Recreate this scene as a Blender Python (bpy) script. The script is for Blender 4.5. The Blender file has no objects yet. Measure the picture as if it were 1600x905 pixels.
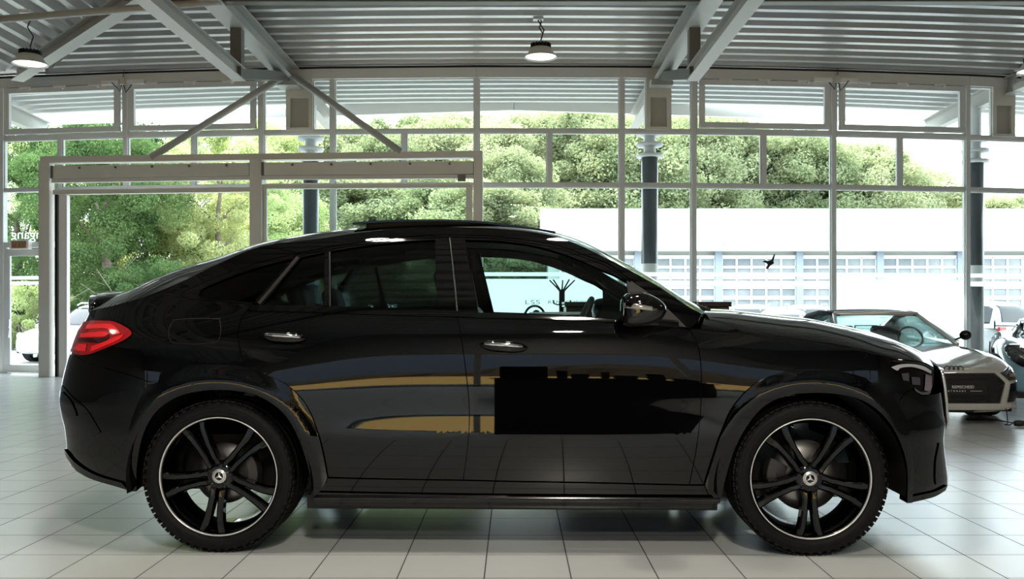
import bpy, bmesh, math, random
import numpy as np
from mathutils import Vector, Matrix
from mathutils.geometry import delaunay_2d_cdt
PI = math.pi
SC = bpy.context.scene
COL = SC.collection
rnd = random.Random(7)

# ------------------------------------------------------------------ camera model (pixels of the 1600x905 photograph)
F, CX, HY, CZ = 1427.0, 803.0, 485.0, 1.224
def P(u, v, Y):
    return Vector(((u - CX) / F * Y, Y, CZ + (HY - v) / F * Y))
def Xu(u, Y): return (u - CX) / F * Y
def Zv(v, Y): return CZ + (HY - v) / F * Y

# ------------------------------------------------------------------ materials
MATS = {}
def mat(name, col=(.5, .5, .5), rough=.5, metal=0., ior=1.5, emit=None, estr=1., coat=0., spec=None):
    if name in MATS: return MATS[name]
    m = bpy.data.materials.new(name); m.use_nodes = True
    b = m.node_tree.nodes['Principled BSDF']
    b.inputs['Base Color'].default_value = (*col, 1)
    b.inputs['Roughness'].default_value = rough
    b.inputs['Metallic'].default_value = metal
    b.inputs['IOR'].default_value = ior
    if coat: b.inputs['Coat Weight'].default_value = coat; b.inputs['Coat Roughness'].default_value = .03
    if spec is not None: b.inputs['Specular IOR Level'].default_value = spec
    if emit: b.inputs['Emission Color'].default_value = (*emit, 1); b.inputs['Emission Strength'].default_value = estr
    MATS[name] = m
    return m
def glassmat(name, tint=(1, 1, 1), refl=.06, rough=0.):
    """thin sheet glass: tinted see-through plus a mirror share that grows at grazing angles"""
    if name in MATS: return MATS[name]
    m = bpy.data.materials.new(name); m.use_nodes = True
    nt = m.node_tree; nt.nodes.clear()
    o = nt.nodes.new('ShaderNodeOutputMaterial'); mx = nt.nodes.new('ShaderNodeMixShader')
    t = nt.nodes.new('ShaderNodeBsdfTransparent'); g = nt.nodes.new('ShaderNodeBsdfGlossy')
    t.inputs[0].default_value = (*tint, 1); g.inputs['Roughness'].default_value = rough
    lw = nt.nodes.new('ShaderNodeLayerWeight'); lw.inputs[0].default_value = .5
    pw = nt.nodes.new('ShaderNodeMath'); pw.operation = 'POWER'; pw.inputs[1].default_value = 5
    ma = nt.nodes.new('ShaderNodeMath'); ma.operation = 'MULTIPLY_ADD'; ma.inputs[1].default_value = .9 * min(1, refl / .05); ma.inputs[2].default_value = refl * .6; ma.use_clamp = True
    nt.links.new(lw.outputs['Facing'], pw.inputs[0]); nt.links.new(pw.outputs[0], ma.inputs[0]); nt.links.new(ma.outputs[0], mx.inputs[0])
    nt.links.new(t.outputs[0], mx.inputs[1]); nt.links.new(g.outputs[0], mx.inputs[2])
    nt.links.new(mx.outputs[0], o.inputs[0])
    MATS[name] = m
    return m
def noise_mat(name, c1, c2, scale=8., rough=.6, detail=4., metal=0., bump=0., stretch=None):
    if name in MATS: return MATS[name]
    m = mat(name, c1, rough, metal); nt = m.node_tree; b = nt.nodes['Principled BSDF']
    tc = nt.nodes.new('ShaderNodeTexCoord'); nz = nt.nodes.new('ShaderNodeTexNoise')
    nz.inputs['Scale'].default_value = scale; nz.inputs['Detail'].default_value = detail
    mp = nt.nodes.new('ShaderNodeMapping')
    if stretch: mp.inputs['Scale'].default_value = stretch
    nt.links.new(tc.outputs['Object'], mp.inputs[0]); nt.links.new(mp.outputs[0], nz.inputs['Vector'])
    cr = nt.nodes.new('ShaderNodeValToRGB')
    cr.color_ramp.elements[0].position = .32; cr.color_ramp.elements[1].position = .68
    cr.color_ramp.elements[0].color = (*c1, 1); cr.color_ramp.elements[1].color = (*c2, 1)
    nt.links.new(nz.outputs['Fac'], cr.inputs[0]); nt.links.new(cr.outputs[0], b.inputs['Base Color'])
    if bump:
        bp = nt.nodes.new('ShaderNodeBump'); bp.inputs['Strength'].default_value = bump
        nt.links.new(nz.outputs['Fac'], bp.inputs['Height']); nt.links.new(bp.outputs[0], b.inputs['Normal'])
    return m

# ------------------------------------------------------------------ objects
def tag(o, label=None, cat=None, group=None, kind=None):
    if label: o['label'] = label
    if cat: o['category'] = cat
    if group: o['group'] = group
    if kind: o['kind'] = kind
    return o
def empty(name, loc=(0, 0, 0), rz=0., parent=None):
    o = bpy.data.objects.new(name, None); COL.objects.link(o)
    o.location = loc; o.rotation_euler = (0, 0, rz); o.empty_display_size = .1
    if parent: o.parent = parent
    return o
def link_mesh(name, me, m=None, parent=None):
    if m is not None and not me.materials: me.materials.append(m)
    o = bpy.data.objects.new(name, me); COL.objects.link(o)
    if parent: o.parent = parent
    return o
def copy_tree(o, parent=None):
    c = o.copy(); COL.objects.link(c)
    if parent is not None: c.parent = parent
    for ch in list(o.children): copy_tree(ch, c)
    return c

class MB:
    """collects shapes for ONE mesh object"""
    def __init__(s): s.v = []; s.f = []; s.sm = []; s.mi = []
    def add(s, verts, faces, smooth=False, mi=0):
        n = len(s.v); s.v += [tuple(p) for p in verts]
        for f in faces: s.f.append(tuple(i + n for i in f)); s.sm.append(smooth); s.mi.append(mi)
        return s
    def box(s, c, d, M=None, mi=0):
        x, y, z = d[0] / 2, d[1] / 2, d[2] / 2
        vs = [Vector((a * x, b * y, e * z)) for a in (-1, 1) for b in (-1, 1) for e in (-1, 1)]
        c = Vector(c)
        vs = [(M @ p if M else p) + c for p in vs]
        return s.add(vs, [(0, 1, 3, 2), (4, 6, 7, 5), (0, 4, 5, 1), (2, 3, 7, 6), (0, 2, 6, 4), (1, 5, 7, 3)], mi=mi)
    def bb(s, lo, hi, mi=0):
        return s.box([(a + b) / 2 for a, b in zip(lo, hi)], [abs(b - a) for a, b in zip(lo, hi)], mi=mi)
    def beam(s, a, b, w, h, up=(0, 0, 1), mi=0):
        """box bar from a to b; w across, h along 'up'"""
        a, b = Vector(a), Vector(b); d = b - a; L = d.length
        if L < 1e-9: return s
        x = d / L; u = Vector(up); y = u.cross(x)
        if y.length < 1e-6: y = Vector((0, 1, 0)).cross(x)
        y.normalize(); z = x.cross(y)
        M = Matrix((x, y, z)).transposed()
        return s.box((a + b) / 2, (L, w, h), M, mi)
    def ibeam(s, a, b, w, h, tf=.02, tw=.012, up=(0, 0, 1)):
        a, b = Vector(a), Vector(b); u = Vector(up).normalized()
        s.beam(a + u * (h / 2 - tf / 2), b + u * (h / 2 - tf / 2), w, tf, up)
        s.beam(a - u * (h / 2 - tf / 2), b - u * (h / 2 - tf / 2), w, tf, up)
        return s.beam(a, b, tw, h - 2 * tf, up)
    def tube(s, pts, r, n=10, cap=True, smooth=True, mi=0, closed=False):
        pts = [Vector(p) for p in pts]; m = len(pts); rings = []
        rr = r if hasattr(r, '__len__') else [r] * m
        ref = None; base = len(s.v)
        for i, p in enumerate(pts):
            if closed: t = pts[(i + 1) % m] - pts[i - 1]
            else: t = pts[min(i + 1, m - 1)] - pts[max(i - 1, 0)]
            t.normalize()
            if ref is None: ref = Vector((0, 0, 1)) if abs(t.z) < .9 else Vector((1, 0, 0))
            x = (ref - t * ref.dot(t)).normalized(); y = t.cross(x); ref = x
            for k in range(n):
                a = 2 * PI * k / n
                s.v.append(tuple(p + (x * math.cos(a) + y * math.sin(a)) * rr[i]))
        for i in range(m if closed else m - 1):
            j = (i + 1) % m
            for k in range(n):
                l = (k + 1) % n
                s.f.append((base + i * n + k, base + i * n + l, base + j * n + l, base + j * n + k)); s.sm.append(smooth); s.mi.append(mi)
        if cap and not closed:
            s.f.append(tuple(base + k for k in range(n))[::-1]); s.sm.append(False); s.mi.append(mi)
            s.f.append(tuple(base + (m - 1) * n + k for k in range(n))); s.sm.append(False); s.mi.append(mi)
        return s
    def lathe(s, prof, n=48, c=(0, 0, 0), axis='z', smooth=True, closed=False, mi=0, a0=0., a1=2 * PI):
        """prof: (radius, height) pairs turned about an axis"""
        base = len(s.v); full = abs(a1 - a0 - 2 * PI) < 1e-6; m = len(prof); nn = n if full else n + 1
        for k in range(nn):
            a = a0 + (a1 - a0) * k / n; ca, sa = math.cos(a), math.sin(a)
            for r, h in prof:
                p = (r * ca, r * sa, h) if axis == 'z' else ((r * ca, h, r * sa) if axis == 'y' else (h, r * ca, r * sa))
                s.v.append((p[0] + c[0], p[1] + c[1], p[2] + c[2]))
        for k in range(n):
            l = (k + 1) % nn
            for i in range(m if closed else m - 1):
                j = (i + 1) % m
                s.f.append((base + k * m + i, base + l * m + i, base + l * m + j, base + k * m + j)); s.sm.append(smooth); s.mi.append(mi)
        return s
    def prism(s, poly, axis, lo, hi, mi=0):
        """polygon (two coordinates) pulled along an axis"""
        def pt(p, h): return (p[0], h, p[1]) if axis == 'y' else ((h, p[0], p[1]) if axis == 'x' else (p[0], p[1], h))
        n = len(poly); vs = [pt(p, lo) for p in poly] + [pt(p, hi) for p in poly]
        fs = [(i, (i + 1) % n, n + (i + 1) % n, n + i) for i in range(n)] + [tuple(range(n))[::-1], tuple(range(n, 2 * n))]
        return s.add(vs, fs, mi=mi)
    def grid(s, pts, smooth=True, mi=0, closed_u=False):
        """pts[i][j] a net of points"""
        n, m = len(pts), len(pts[0]); base = len(s.v)
        for row in pts: s.v += [tuple(p) for p in row]
        for i in range(n if closed_u else n - 1):
            k = (i + 1) % n
            for j in range(m - 1):
                s.f.append((base + i * m + j, base + k * m + j, base + k * m + j + 1, base + i * m + j + 1)); s.sm.append(smooth); s.mi.append(mi)
        return s
    def mesh(s, name, mats=None, recalc=True, merge=0.):
        me = bpy.data.meshes.new(name); me.from_pydata(s.v, [], s.f)
        me.polygons.foreach_set('use_smooth', s.sm)
        me.polygons.foreach_set('material_index', s.mi)
        if recalc or merge:
            bm = bmesh.new(); bm.from_mesh(me)
            if merge: bmesh.ops.remove_doubles(bm, verts=bm.verts, dist=merge)
            if recalc: bmesh.ops.recalc_face_normals(bm, faces=bm.faces)
            bm.to_mesh(me); bm.free()
        if mats is not None:
            for m in (mats if isinstance(mats, (list, tuple)) else [mats]): me.materials.append(m)
        me.update(); return me
    def build(s, name, m=None, parent=None, bevel=0., seg=2, subsurf=0, recalc=True, merge=0., solid=0., loc=None):
        o = link_mesh(name, s.mesh(name, m, recalc, merge), None, parent)
        if solid:
            d = o.modifiers.new('solid', 'SOLIDIFY'); d.thickness = solid; d.offset = 0
        if bevel:
            b = o.modifiers.new('bevel', 'BEVEL'); b.width = bevel; b.segments = seg; b.limit_method = 'ANGLE'; b.angle_limit = .6
            b.harden_normals = False
        if subsurf:
            b = o.modifiers.new('sub', 'SUBSURF'); b.levels = subsurf; b.render_levels = subsurf
        if loc is not None: o.location = loc
        return o

def catmull(pts, n=6):
    """smooth line through points"""
    pts = [np.array(p, float) for p in pts]
    if len(pts) < 3: return [tuple(p) for p in pts]
    out = []
    ex = [2 * pts[0] - pts[1]] + pts + [2 * pts[-1] - pts[-2]]
    for i in range(1, len(ex) - 2):
        p0, p1, p2, p3 = ex[i - 1:i + 3]
        d0 = max(np.linalg.norm(p1 - p0) ** .5, 1e-6); d1 = max(np.linalg.norm(p2 - p1) ** .5, 1e-6); d2 = max(np.linalg.norm(p3 - p2) ** .5, 1e-6)
        m1 = ((p1 - p0) / d0 - (p2 - p0) / (d0 + d1) + (p2 - p1) / d1) * d1
        m2 = ((p2 - p1) / d1 - (p3 - p1) / (d1 + d2) + (p3 - p2) / d2) * d1
        for k in range(n):
            t = k / n
            h = (2 * t**3 - 3 * t**2 + 1) * p1 + (t**3 - 2 * t**2 + t) * m1 + (-2 * t**3 + 3 * t**2) * p2 + (t**3 - t**2) * m2
            out.append(tuple(h))
    out.append(tuple(pts[-1]))
    return out
def outline(segs, n=5):
    """closed outline from spline pieces that meet at sharp corners"""
    out = []
    for s in segs:
        c = catmull(s, n)
        out += c[:-1] if True else c
    return out
def inset2d(poly, d):
    n = len(poly); A = sum(poly[i][0] * poly[(i + 1) % n][1] - poly[(i + 1) % n][0] * poly[i][1] for i in range(n))
    sg = 1 if A > 0 else -1; out = []
    for i in range(n):
        p0, p1, p2 = (np.array(poly[(i + k) % n], float) for k in (-1, 0, 1))
        e1 = p1 - p0; e2 = p2 - p1; e1 /= max(np.linalg.norm(e1), 1e-9); e2 /= max(np.linalg.norm(e2), 1e-9)
        n1 = np.array((-e1[1], e1[0])) * sg; n2 = np.array((-e2[1], e2[0])) * sg
        b = n1 + n2; L = np.dot(b, b)
        k = 2 / L if L > .35 else 2 / .35
        out.append(tuple(p1 + b * d * min(k, 2.5)))
    return out
def clean2d(poly, eps=1e-4):
    out = []
    for p in poly:
        if not out or math.hypot(p[0] - out[-1][0], p[1] - out[-1][1]) > eps: out.append(p)
    if math.hypot(out[0][0] - out[-1][0], out[0][1] - out[-1][1]) <= eps: out.pop()
    return out
def tess2d(poly, ga, gb):
    """fills a 2-D outline with small faces cut along a grid; returns points, faces, boundary edges"""
    bm = bmesh.new(); n = len(poly)
    dv, de, df, _, _, _ = delaunay_2d_cdt([Vector(p) for p in poly], [(i, (i + 1) % n) for i in range(n)], [], 1, 1e-6)
    vs = [bm.verts.new((p[0], p[1], 0)) for p in dv]
    for f in df: bm.faces.new([vs[i] for i in f])
    for ax, g in ((0, ga), (1, gb)):
        lo = min(p[ax] for p in poly); hi = max(p[ax] for p in poly)
        k = math.ceil(lo / g)
        while k * g < hi:
            co = (k * g, 0, 0) if ax == 0 else (0, k * g, 0); no = (1, 0, 0) if ax == 0 else (0, 1, 0)
            if lo + 1e-5 < k * g < hi - 1e-5:
                bmesh.ops.bisect_plane(bm, geom=bm.verts[:] + bm.edges[:] + bm.faces[:], plane_co=co, plane_no=no, dist=1e-6)
            k += 1
    bm.verts.index_update()
    pts = [(v.co.x, v.co.y) for v in bm.verts]
    fs = []
    for f in bm.faces:
        ids = [v.index for v in f.verts]
        fs.append(ids if f.normal.z >= 0 else ids[::-1])
    be = []
    for e in bm.edges:
        if len(e.link_faces) == 1:
            l = e.link_loops[0]; a, b = l.vert.index, l.link_loop_next.vert.index
            be.append((a, b) if e.link_faces[0].normal.z >= 0 else (b, a))
    bm.free()
    return pts, fs, be
# ================================================================== THE BLACK COUPE SUV
M_PAINT = mat('black_paint', (.0006, .0006, .0008), .018, ior=1.48)
M_GLOSS = mat('gloss_black', (.0008, .0008, .001), .05, ior=1.5)
M_SATIN = mat('satin_black', (.004, .004, .0045), .24)
M_BOARD = mat('running_board_black', (.002, .002, .002), .13)
M_DARK = mat('dark_plastic', (.0025, .0025, .0025), .6)
M_RUBBER = noise_mat('tyre_rubber', (.0022, .0022, .0025), (.005, .005, .005), 40, .65)
M_RUBBER.node_tree.nodes['Principled BSDF'].inputs['Specular IOR Level'].default_value = .22
M_DARKSPEC = .2
M_CHROME = mat('chrome', (.75, .75, .75), .08, metal=1.)
M_SILVER = mat('machined_silver', (.82, .82, .82), .3, metal=.6)
M_STEEL = mat('brake_steel', (.28, .27, .26), .35, metal=1.)
M_CALIPER = mat('caliper_grey', (.03, .03, .03), .3)
M_REDLENS = mat('red_lens', (.32, .006, .01), .08, ior=1.5, coat=1., emit=(1, .02, .03), estr=.012)
M_REDBRIGHT = mat('red_light_guide', (.75, .012, .02), .12, ior=1.5, coat=1., emit=(1, .02, .03), estr=.05)
M_REDDARK = mat('dark_red_lens', (.03, .001, .002), .08, ior=1.5, coat=1.)
M_LEATHER = noise_mat('black_leather', (.003, .003, .003), (.006, .006, .006), 60, .5)
G_PRIV = glassmat('privacy_glass', (.24, .30, .29), .05)
G_TINT = glassmat('tinted_side_glass', (.66, .80, .775), .055)
G_LENS = glassmat('clear_lens', (.9, .93, .97), .10)

YAW = math.radians(1.25)                 # the nose stands a little nearer than the tail
Ocar = Vector((0.0, 5.555, 0.0))
cy, sy = math.cos(-YAW), math.sin(-YAW)
def to_world(lx, lat, z):
    x, y = lx, -lat
    return (Ocar.x + cy * x - sy * y, Ocar.y + sy * x + cy * y, z)
def to_local(w):
    dx, dy = w[0] - Ocar.x, w[1] - Ocar.y
    x = cy * dx + sy * dy; y = -sy * dx + cy * dy
    return x, -y, w[2]
def proj(lx, lat, z):
    w = to_world(lx, lat, z)
    return CX + F * w[0] / w[1], HY - F * (w[2] - CZ) / w[1]

# ---- side section: how far the metal leans at each height (degrees, + looks up)
TILT = [(.10, -24), (.18, -20), (.28, -15), (.36, -10.5), (.48, -6.5), (.585, -3.6), (.607, 3.4), (.64, 3.6), (.68, 2.6), (.72, .6), (.77, -.5),
        (.82, -.2), (.86, 1.0), (.90, 2.4), (.935, 3.9), (.97, 6.2), (1.02, 8.0), (1.08, 10), (1.13, 13), (1.17, 18), (1.22, 23), (1.35, 27),
        (1.5, 31), (1.58, 36), (1.64, 46), (1.70, 58), (1.8, 66)]
_z = np.linspace(.08, 1.8, 860)
_a = np.interp(_z, [t[0] for t in TILT], [t[1] for t in TILT])
_y = -np.concatenate(([0], np.cumsum(np.tan(np.radians((_a[1:] + _a[:-1]) / 2)) * np.diff(_z))))
_y += .968 - np.interp(.87, _z, _y)
def base(z): return float(np.interp(z, _z, _y))
def sstep(a, b, x):
    t = min(max((x - a) / (b - a), 0.), 1.); return t * t * (3 - 2 * t)
XWR, XWF, ZW = -1.4716, 1.500, .372
XSF, XSR, NF, NR = 1.5, -1.5, 3.0, 3.0
XF_T = [(0, 2.3), (3, 2.3)]; XR_T = [(0, -2.5), (3, -2.5)]
def xf(z): return float(np.interp(z, [t[0] for t in XF_T], [t[1] for t in XF_T]))
def xr(z): return float(np.interp(z, [t[0] for t in XR_T], [t[1] for t in XR_T]))
def sbase(x, z):
    y = base(z)
    for xc, k in ((XWR, .030), (XWF, .022)):
        y += k * math.exp(-((x - xc) / .50) ** 2) * math.exp(-((z - .80) / .20) ** 2)
    up = sstep(1.02, 1.34, z)
    y -= up * (.12 * sstep(-.7, -2.2, x) + .05 * sstep(.7, 1.5, x))
    return y
def S(x, z):
    y = sbase(x, z)
    if x > XSF:
        u = (x - XSF) / (xf(z) - XSF)
        if u >= 1: return 0.
        y *= (1 - u ** NF) ** (1 / NF)
    elif x < XSR:
        u = (x - XSR) / (xr(z) - XSR)
        if u >= 1: return 0.
        y *= (1 - u ** NR) ** (1 / NR)
    return y
def ends(th, z, front=True):
    n = NF if front else NR
    u = math.sin(th) ** (2 / n) if th > 0 else 0.
    x = XSF + (xf(z) - XSF) * u if front else XSR + (xr(z) - XSR) * u
    return x, sbase(x, z) * max(math.cos(th), 0.) ** (2 / n)
def theta(x, z, front=True):
    u = (x - XSF) / (xf(z) - XSF) if front else (x - XSR) / (xr(z) - XSR)
    u = min(max(u, 0.), 1.)
    return math.asin(math.sqrt(u ** (NF if front else NR)))
# ---- fit the plan corners to the outline seen in the photograph
SIL_F = [(565, 1463), (577, 1466.7), (596, 1470), (624, 1473), (636, 1473.7), (650, 1475), (661, 1478), (688, 1475.5), (711, 1477.5), (746, 1482), (775, 1481), (800, 1478)]
SIL_R = [(440, 139), (466, 138), (480, 137), (502, 131), (513, 123), (530, 116.5), (544, 111.7), (559, 105.5), (594, 97), (626, 92.7), (647, 94.6), (666, 100), (690, 103), (703, 103.5), (727, 110), (800, 130)]
def solve_ends():
    global XF_T, XR_T
    zs = list(np.linspace(.2, 1.3, 45)); Tf, Tr = [], []
    for z in zs:
        lo, hi = 1.7, 3.2
        for _ in range(30):
            m = (lo + hi) / 2; XF_T = [(0, m), (3, m)]
            best = max((proj(*ends(t, z), z) for t in np.linspace(.02, 1.55, 60)), key=lambda p: p[0])
            if best[0] > np.interp(best[1], [s[0] for s in SIL_F], [s[1] for s in SIL_F]): hi = m
            else: lo = m
        Tf.append((z, m))
        lo, hi = -3.4, -1.7
        for _ in range(30):
            m = (lo + hi) / 2; XR_T = [(0, m), (3, m)]
            best = min((proj(*ends(t, z, False), z) for t in np.linspace(.02, 1.55, 60)), key=lambda p: p[0])
            if best[0] < np.interp(best[1], [s[0] for s in SIL_R], [s[1] for s in SIL_R]): lo = m
            else: hi = m
        Tr.append((z, m))
    XF_T, XR_T = Tf, Tr
solve_ends()

C0 = np.array(to_local((0, 0, CZ)))
def unproj(u, v, off=0.):
    """pixel -> point on the side of the car (x, lateral, z)"""
    w = np.array(to_local((0 + (u - CX) / F, 1, CZ + (HY - v) / F))) - C0
    ts = np.arange(4.1, 6.3, .02); pg = None; best = None
    for t in ts:
        p = C0 + w * t; g = p[1] - S(p[0], p[2]) - off
        if best is None or g < best[0]: best = (g, t)
        if g < 0 and pg is not None:
            lo, hi = t - .02, t
            for _ in range(22):
                m = (lo + hi) / 2; p = C0 + w * m
                if p[1] - S(p[0], p[2]) - off > 0: lo = m
                else: hi = m
            return float(p[0]), float(p[1]), float(p[2])
        pg = g
    p = C0 + w * best[1]
    return float(p[0]), float(S(p[0], p[2]) + off), float(p[2])
def plane(u, v, lat):
    """pixel -> point on the lengthwise plane at this lateral distance"""
    w = np.array(to_local(((u - CX) / F, 1, CZ + (HY - v) / F))) - C0
    t = (lat - C0[1]) / w[1]; p = C0 + w * t
    return float(p[0]), float(p[1]), float(p[2])

# ---- panels
def make_panel(name, pts, fs, be, pos, nrm, m, parent, depth, both=True, kid=None):
    """pts already placed on the surface: builds the near-side mesh and its mirror twin"""
    outs = []
    V = [tuple(p) for p in pos]; N = [tuple(n) for n in nrm]; Fc = [list(f) for f in fs]
    if depth:
        for a, b in be:
            A, B = np.array(pos[a]), np.array(pos[b]); na, nb = np.array(nrm[a]), np.array(nrm[b])
            e = np.cross(B - A, na); e /= max(np.linalg.norm(e), 1e-9)
            i = len(V)
            V += [tuple(A), tuple(B), tuple(B - nb * depth), tuple(A - na * depth)]; N += [tuple(e)] * 4
            Fc.append([i + 1, i, i + 3, i + 2])
    for sgn in ((-1, 1) if both else (-1,)):
        me = bpy.data.meshes.new(name)
        me.from_pydata([(p[0], sgn * p[1], p[2]) for p in V], [], Fc if sgn < 0 else [f[::-1] for f in Fc])
        me.polygons.foreach_set('use_smooth', [True] * len(Fc))
        me.normals_split_custom_set_from_vertices([(n[0], sgn * n[1], n[2]) for n in N])
        for mm in (m if isinstance(m, list) else [m]): me.materials.append(mm)
        me.update()
        outs.append(link_mesh(name, me, None, parent[0 if sgn < 0 else 1] if isinstance(parent, (list, tuple)) else parent))
    return outs
def fill(poly, posf, ga, gb, inset):
    poly = clean2d(poly)
    if inset: poly = clean2d(inset2d(poly, inset))
    pts, fs, be = tess2d(poly, ga, gb)
    pos, nrm = [], []
    e = 1e-3
    for a, b in pts:
        p = np.array(posf(a, b)); da = np.array(posf(a + e, b)) - np.array(posf(a - e, b)); db = np.array(posf(a, b + e)) - np.array(posf(a, b - e))
        n = np.cross(db, da) * np.array((1, 1, 1))
        L = np.linalg.norm(n); n = n / L if L > 1e-12 else np.array((0, 1., 0))
        pos.append(p); nrm.append(n)
    return pts, fs, be, pos, nrm
def side_pos(off):
    if callable(off): return lambda a, b: (a, S(a, b) + off(a, b), b)
    return lambda a, b: (a, S(a, b) + off, b)
def orient(nrm):
    return [n if n[1] >= -1e-6 else -n for n in nrm]
def px_poly(segs, off=0., n=5):
    pl = outline(segs, n)
    out = []
    for u, v in pl:
        x, y, z = unproj(u, v, off if not callable(off) else 0.); out.append((x, z))
    return out
def panel(name, segs, m, parent, off=0., inset=.0022, depth=.014, g=.03, n=5, both=True):
    poly = px_poly(segs, off, n)
    pts, fs, be, pos, nrm = fill(poly, side_pos(off), g, g, inset)
    return make_panel(name, pts, fs, be, pos, orient(nrm), m, parent, depth, both)
def panel_xz(name, poly, m, parent, off=0., inset=0., depth=.014, g=.03, both=True):
    pts, fs, be, pos, nrm = fill(poly, side_pos(off), g, g, inset)
    return make_panel(name, pts, fs, be, pos, orient(nrm), m, parent, depth, both)
def end_panel(name, poly, m, parent, front, off=0., inset=.002, depth=.014, g=(.06, .03), both=True):
    """outline in (angle round the corner, height)"""
    sg = 1 if front else -1
    def pf(a, b):
        x, y = ends(min(max(a, 0.), PI / 2), b, front)
        return (x + sg * off * math.sin(a), y + off * math.cos(a), b)
    pts, fs, be, pos, nrm = fill(poly, pf, g[0], g[1], inset)
    cen = np.array((0, 0, .6))
    nn = []
    for p, q in zip(pos, nrm):
        d = np.array((p[0] - sg * 1.2, p[1], 0)); nn.append(q if np.dot(d, q) >= 0 else -q)
    if not front: fs = [f[::-1] for f in fs]; be = [(b, a) for a, b in be]
    # faces: (angle,height) runs like (x,height) in front and against it at the tail
    return make_panel(name, pts, fs, be, pos, nn, m, parent, depth, both)
def px_end(segs, front, n=5):
    out = []
    for u, v in outline(segs, n):
        x, y, z = unproj(u, v); out.append((theta(x, z, front), z))
    return out
def strip(name, line, w0, w1, m, parent, off=.004, thick=.006, n=5, both=True):
    """band along a pixel line: w0 below/one side, w1 on the other (metres)"""
    pl = catmull(line, n); pts = []
    for u, v in pl:
        x, y, z = unproj(u, v); pts.append((x, z))
    L, R = [], []
    for i, p in enumerate(pts):
        a, b = pts[max(i - 1, 0)], pts[min(i + 1, len(pts) - 1)]
        d = np.array((b[0] - a[0], b[1] - a[1])); d /= np.linalg.norm(d); nn = np.array((-d[1], d[0]))
        L.append(np.array(p) + nn * w1); R.append(np.array(p) - nn * w0)
    poly = [tuple(p) for p in L] + [tuple(p) for p in R[::-1]]
    return panel_xz(name, poly, m, parent, off, 0., thick, .05, both)

car = empty('coupe_suv', Ocar, -YAW)
tag(car, 'large glossy black coupe SUV in side view with black wheels, parked across the tiled floor', 'car')

# shared lines (pixels)
DOORCUT = [(715, 495), (718, 510), (722.5, 540), (729, 590), (732.8, 630), (733, 667), (729.5, 710), (723.5, 750)]
FRONTCUT = [(1077, 515.5), (1087.5, 533), (1094, 560), (1096, 600), (1094, 650), (1088, 701), (1077, 757.5)]
ARCH_R = [(233.6, 597), (252, 585), (270.7, 577.7), (297, 572.5), (323.8, 571), (350, 571), (376.8, 573.4), (412, 584.8), (447.5, 602.4), (475.8, 630.7), (493.5, 669.6), (504, 708), (511, 745.6)]
ARCH_R_IN = [(214, 766), (214, 730), (224.8, 676.7), (246, 641), (277.8, 619), (323.8, 608.5), (376.8, 610), (412, 620), (447.5, 646.6), (468.7, 683.8), (483, 726), (493.5, 773)]
ARCH_F = [(1101.8, 757), (1114, 718.5), (1128, 676), (1146, 637), (1177.8, 602.5), (1216.7, 584), (1266, 577.8), (1312, 581.3), (1354.6, 593), (1383, 607), (1404, 630)]
ARCH_F_IN = [(1123, 784), (1131.8, 746.8), (1146, 700.8), (1167, 662), (1192, 633.6), (1223.8, 617.7), (1266, 612.4), (1312, 615), (1347.5, 624.8), (1379, 647.8), (1400.6, 679.6), (1414.7, 722), (1416.5, 768), (1416, 784)]
BELT_LO = [(386, 486), (450, 487), (520, 489), (620, 492.5), (715, 495), (800, 498), (885, 500.5), (975, 505), (1030, 509), (1077, 515.5)]
BELT_HI = [(395, 476), (450, 477), (517, 478.7), (600, 480), (683, 481.5), (727, 487), (800, 490), (885, 494), (940, 497.5), (1000, 503), (1072, 511)]
DLO_TOP = [(403.7, 410.7), (467, 395.7), (500, 388.6), (553, 380), (606, 373), (660, 368.5), (701.5, 366.8), (770.7, 369), (823.7, 375.4), (876.7, 385), (912, 398), (950, 412), (985, 437), (1015, 459), (1045, 484), (1072, 511)]
RAIL = [(138, 486), (166, 480.5), (220, 466), (280, 442), (342, 412), (404, 386), (450, 379), (500, 373), (553, 364.7), (606, 358.6), (676, 355), (720, 355.2), (770, 356.8), (824, 362), (877, 372.7), (912, 386), (955, 407), (990, 425.5), (1026, 446), (1052, 463), (1079, 481), (1097, 490)]
HOODCUT = [(1079, 516), (1120, 519.6), (1166, 522.7), (1197, 527), (1260, 534), (1320, 543), (1360, 551), (1400, 562.5), (1430, 565), (1447, 569), (1459, 575)]
def cut(line, a, b):
    """piece of a pixel line between two indexes (either way)"""
    return line[a:b + 1] if a <= b else line[b:a + 1][::-1]
def belt_between(line, u0, u1):
    us = [p[0] for p in line]; vs = [p[1] for p in line]
    r = [(u0, float(np.interp(u0, us, vs)))] + [p for p in line if u0 + 4 < p[0] < u1 - 4] + [(u1, float(np.interp(u1, us, vs)))]
    return r

# doors
BACKCUT = [(386, 486), (379, 495), (374.5, 506), (372.5, 520), (374, 540), (378, 558), (382, 574.5)]
rd = panel('rear_door', [belt_between(BELT_LO, 386, 715), DOORCUT, [(723.5, 750), (620, 748.5), (511, 746)], cut(ARCH_R, 12, 6) + [(382, 574.5)], BACKCUT[::-1]], M_PAINT, car)
fd = panel('front_door', [belt_between(BELT_LO, 715, 1077), FRONTCUT, [(1077, 757.5), (900, 753.5), (800, 752), (723.5, 750)], DOORCUT[::-1]], M_PAINT, car)
panel('belt_strip', [[(388, 484), (395, 476)], BELT_HI, BELT_LO[::-1]], M_GLOSS, car, off=.003, inset=.001)
strip('belt_moulding', [(395, 485.2), (450, 486.2), (520, 488.2), (620, 491.7), (715, 494.2)], .003, .004, M_PAINT, rd, .006)
strip('belt_moulding', [(717, 494.3), (800, 497), (885, 499.5), (970, 504)], .003, .004, M_PAINT, fd, .006)
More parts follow.
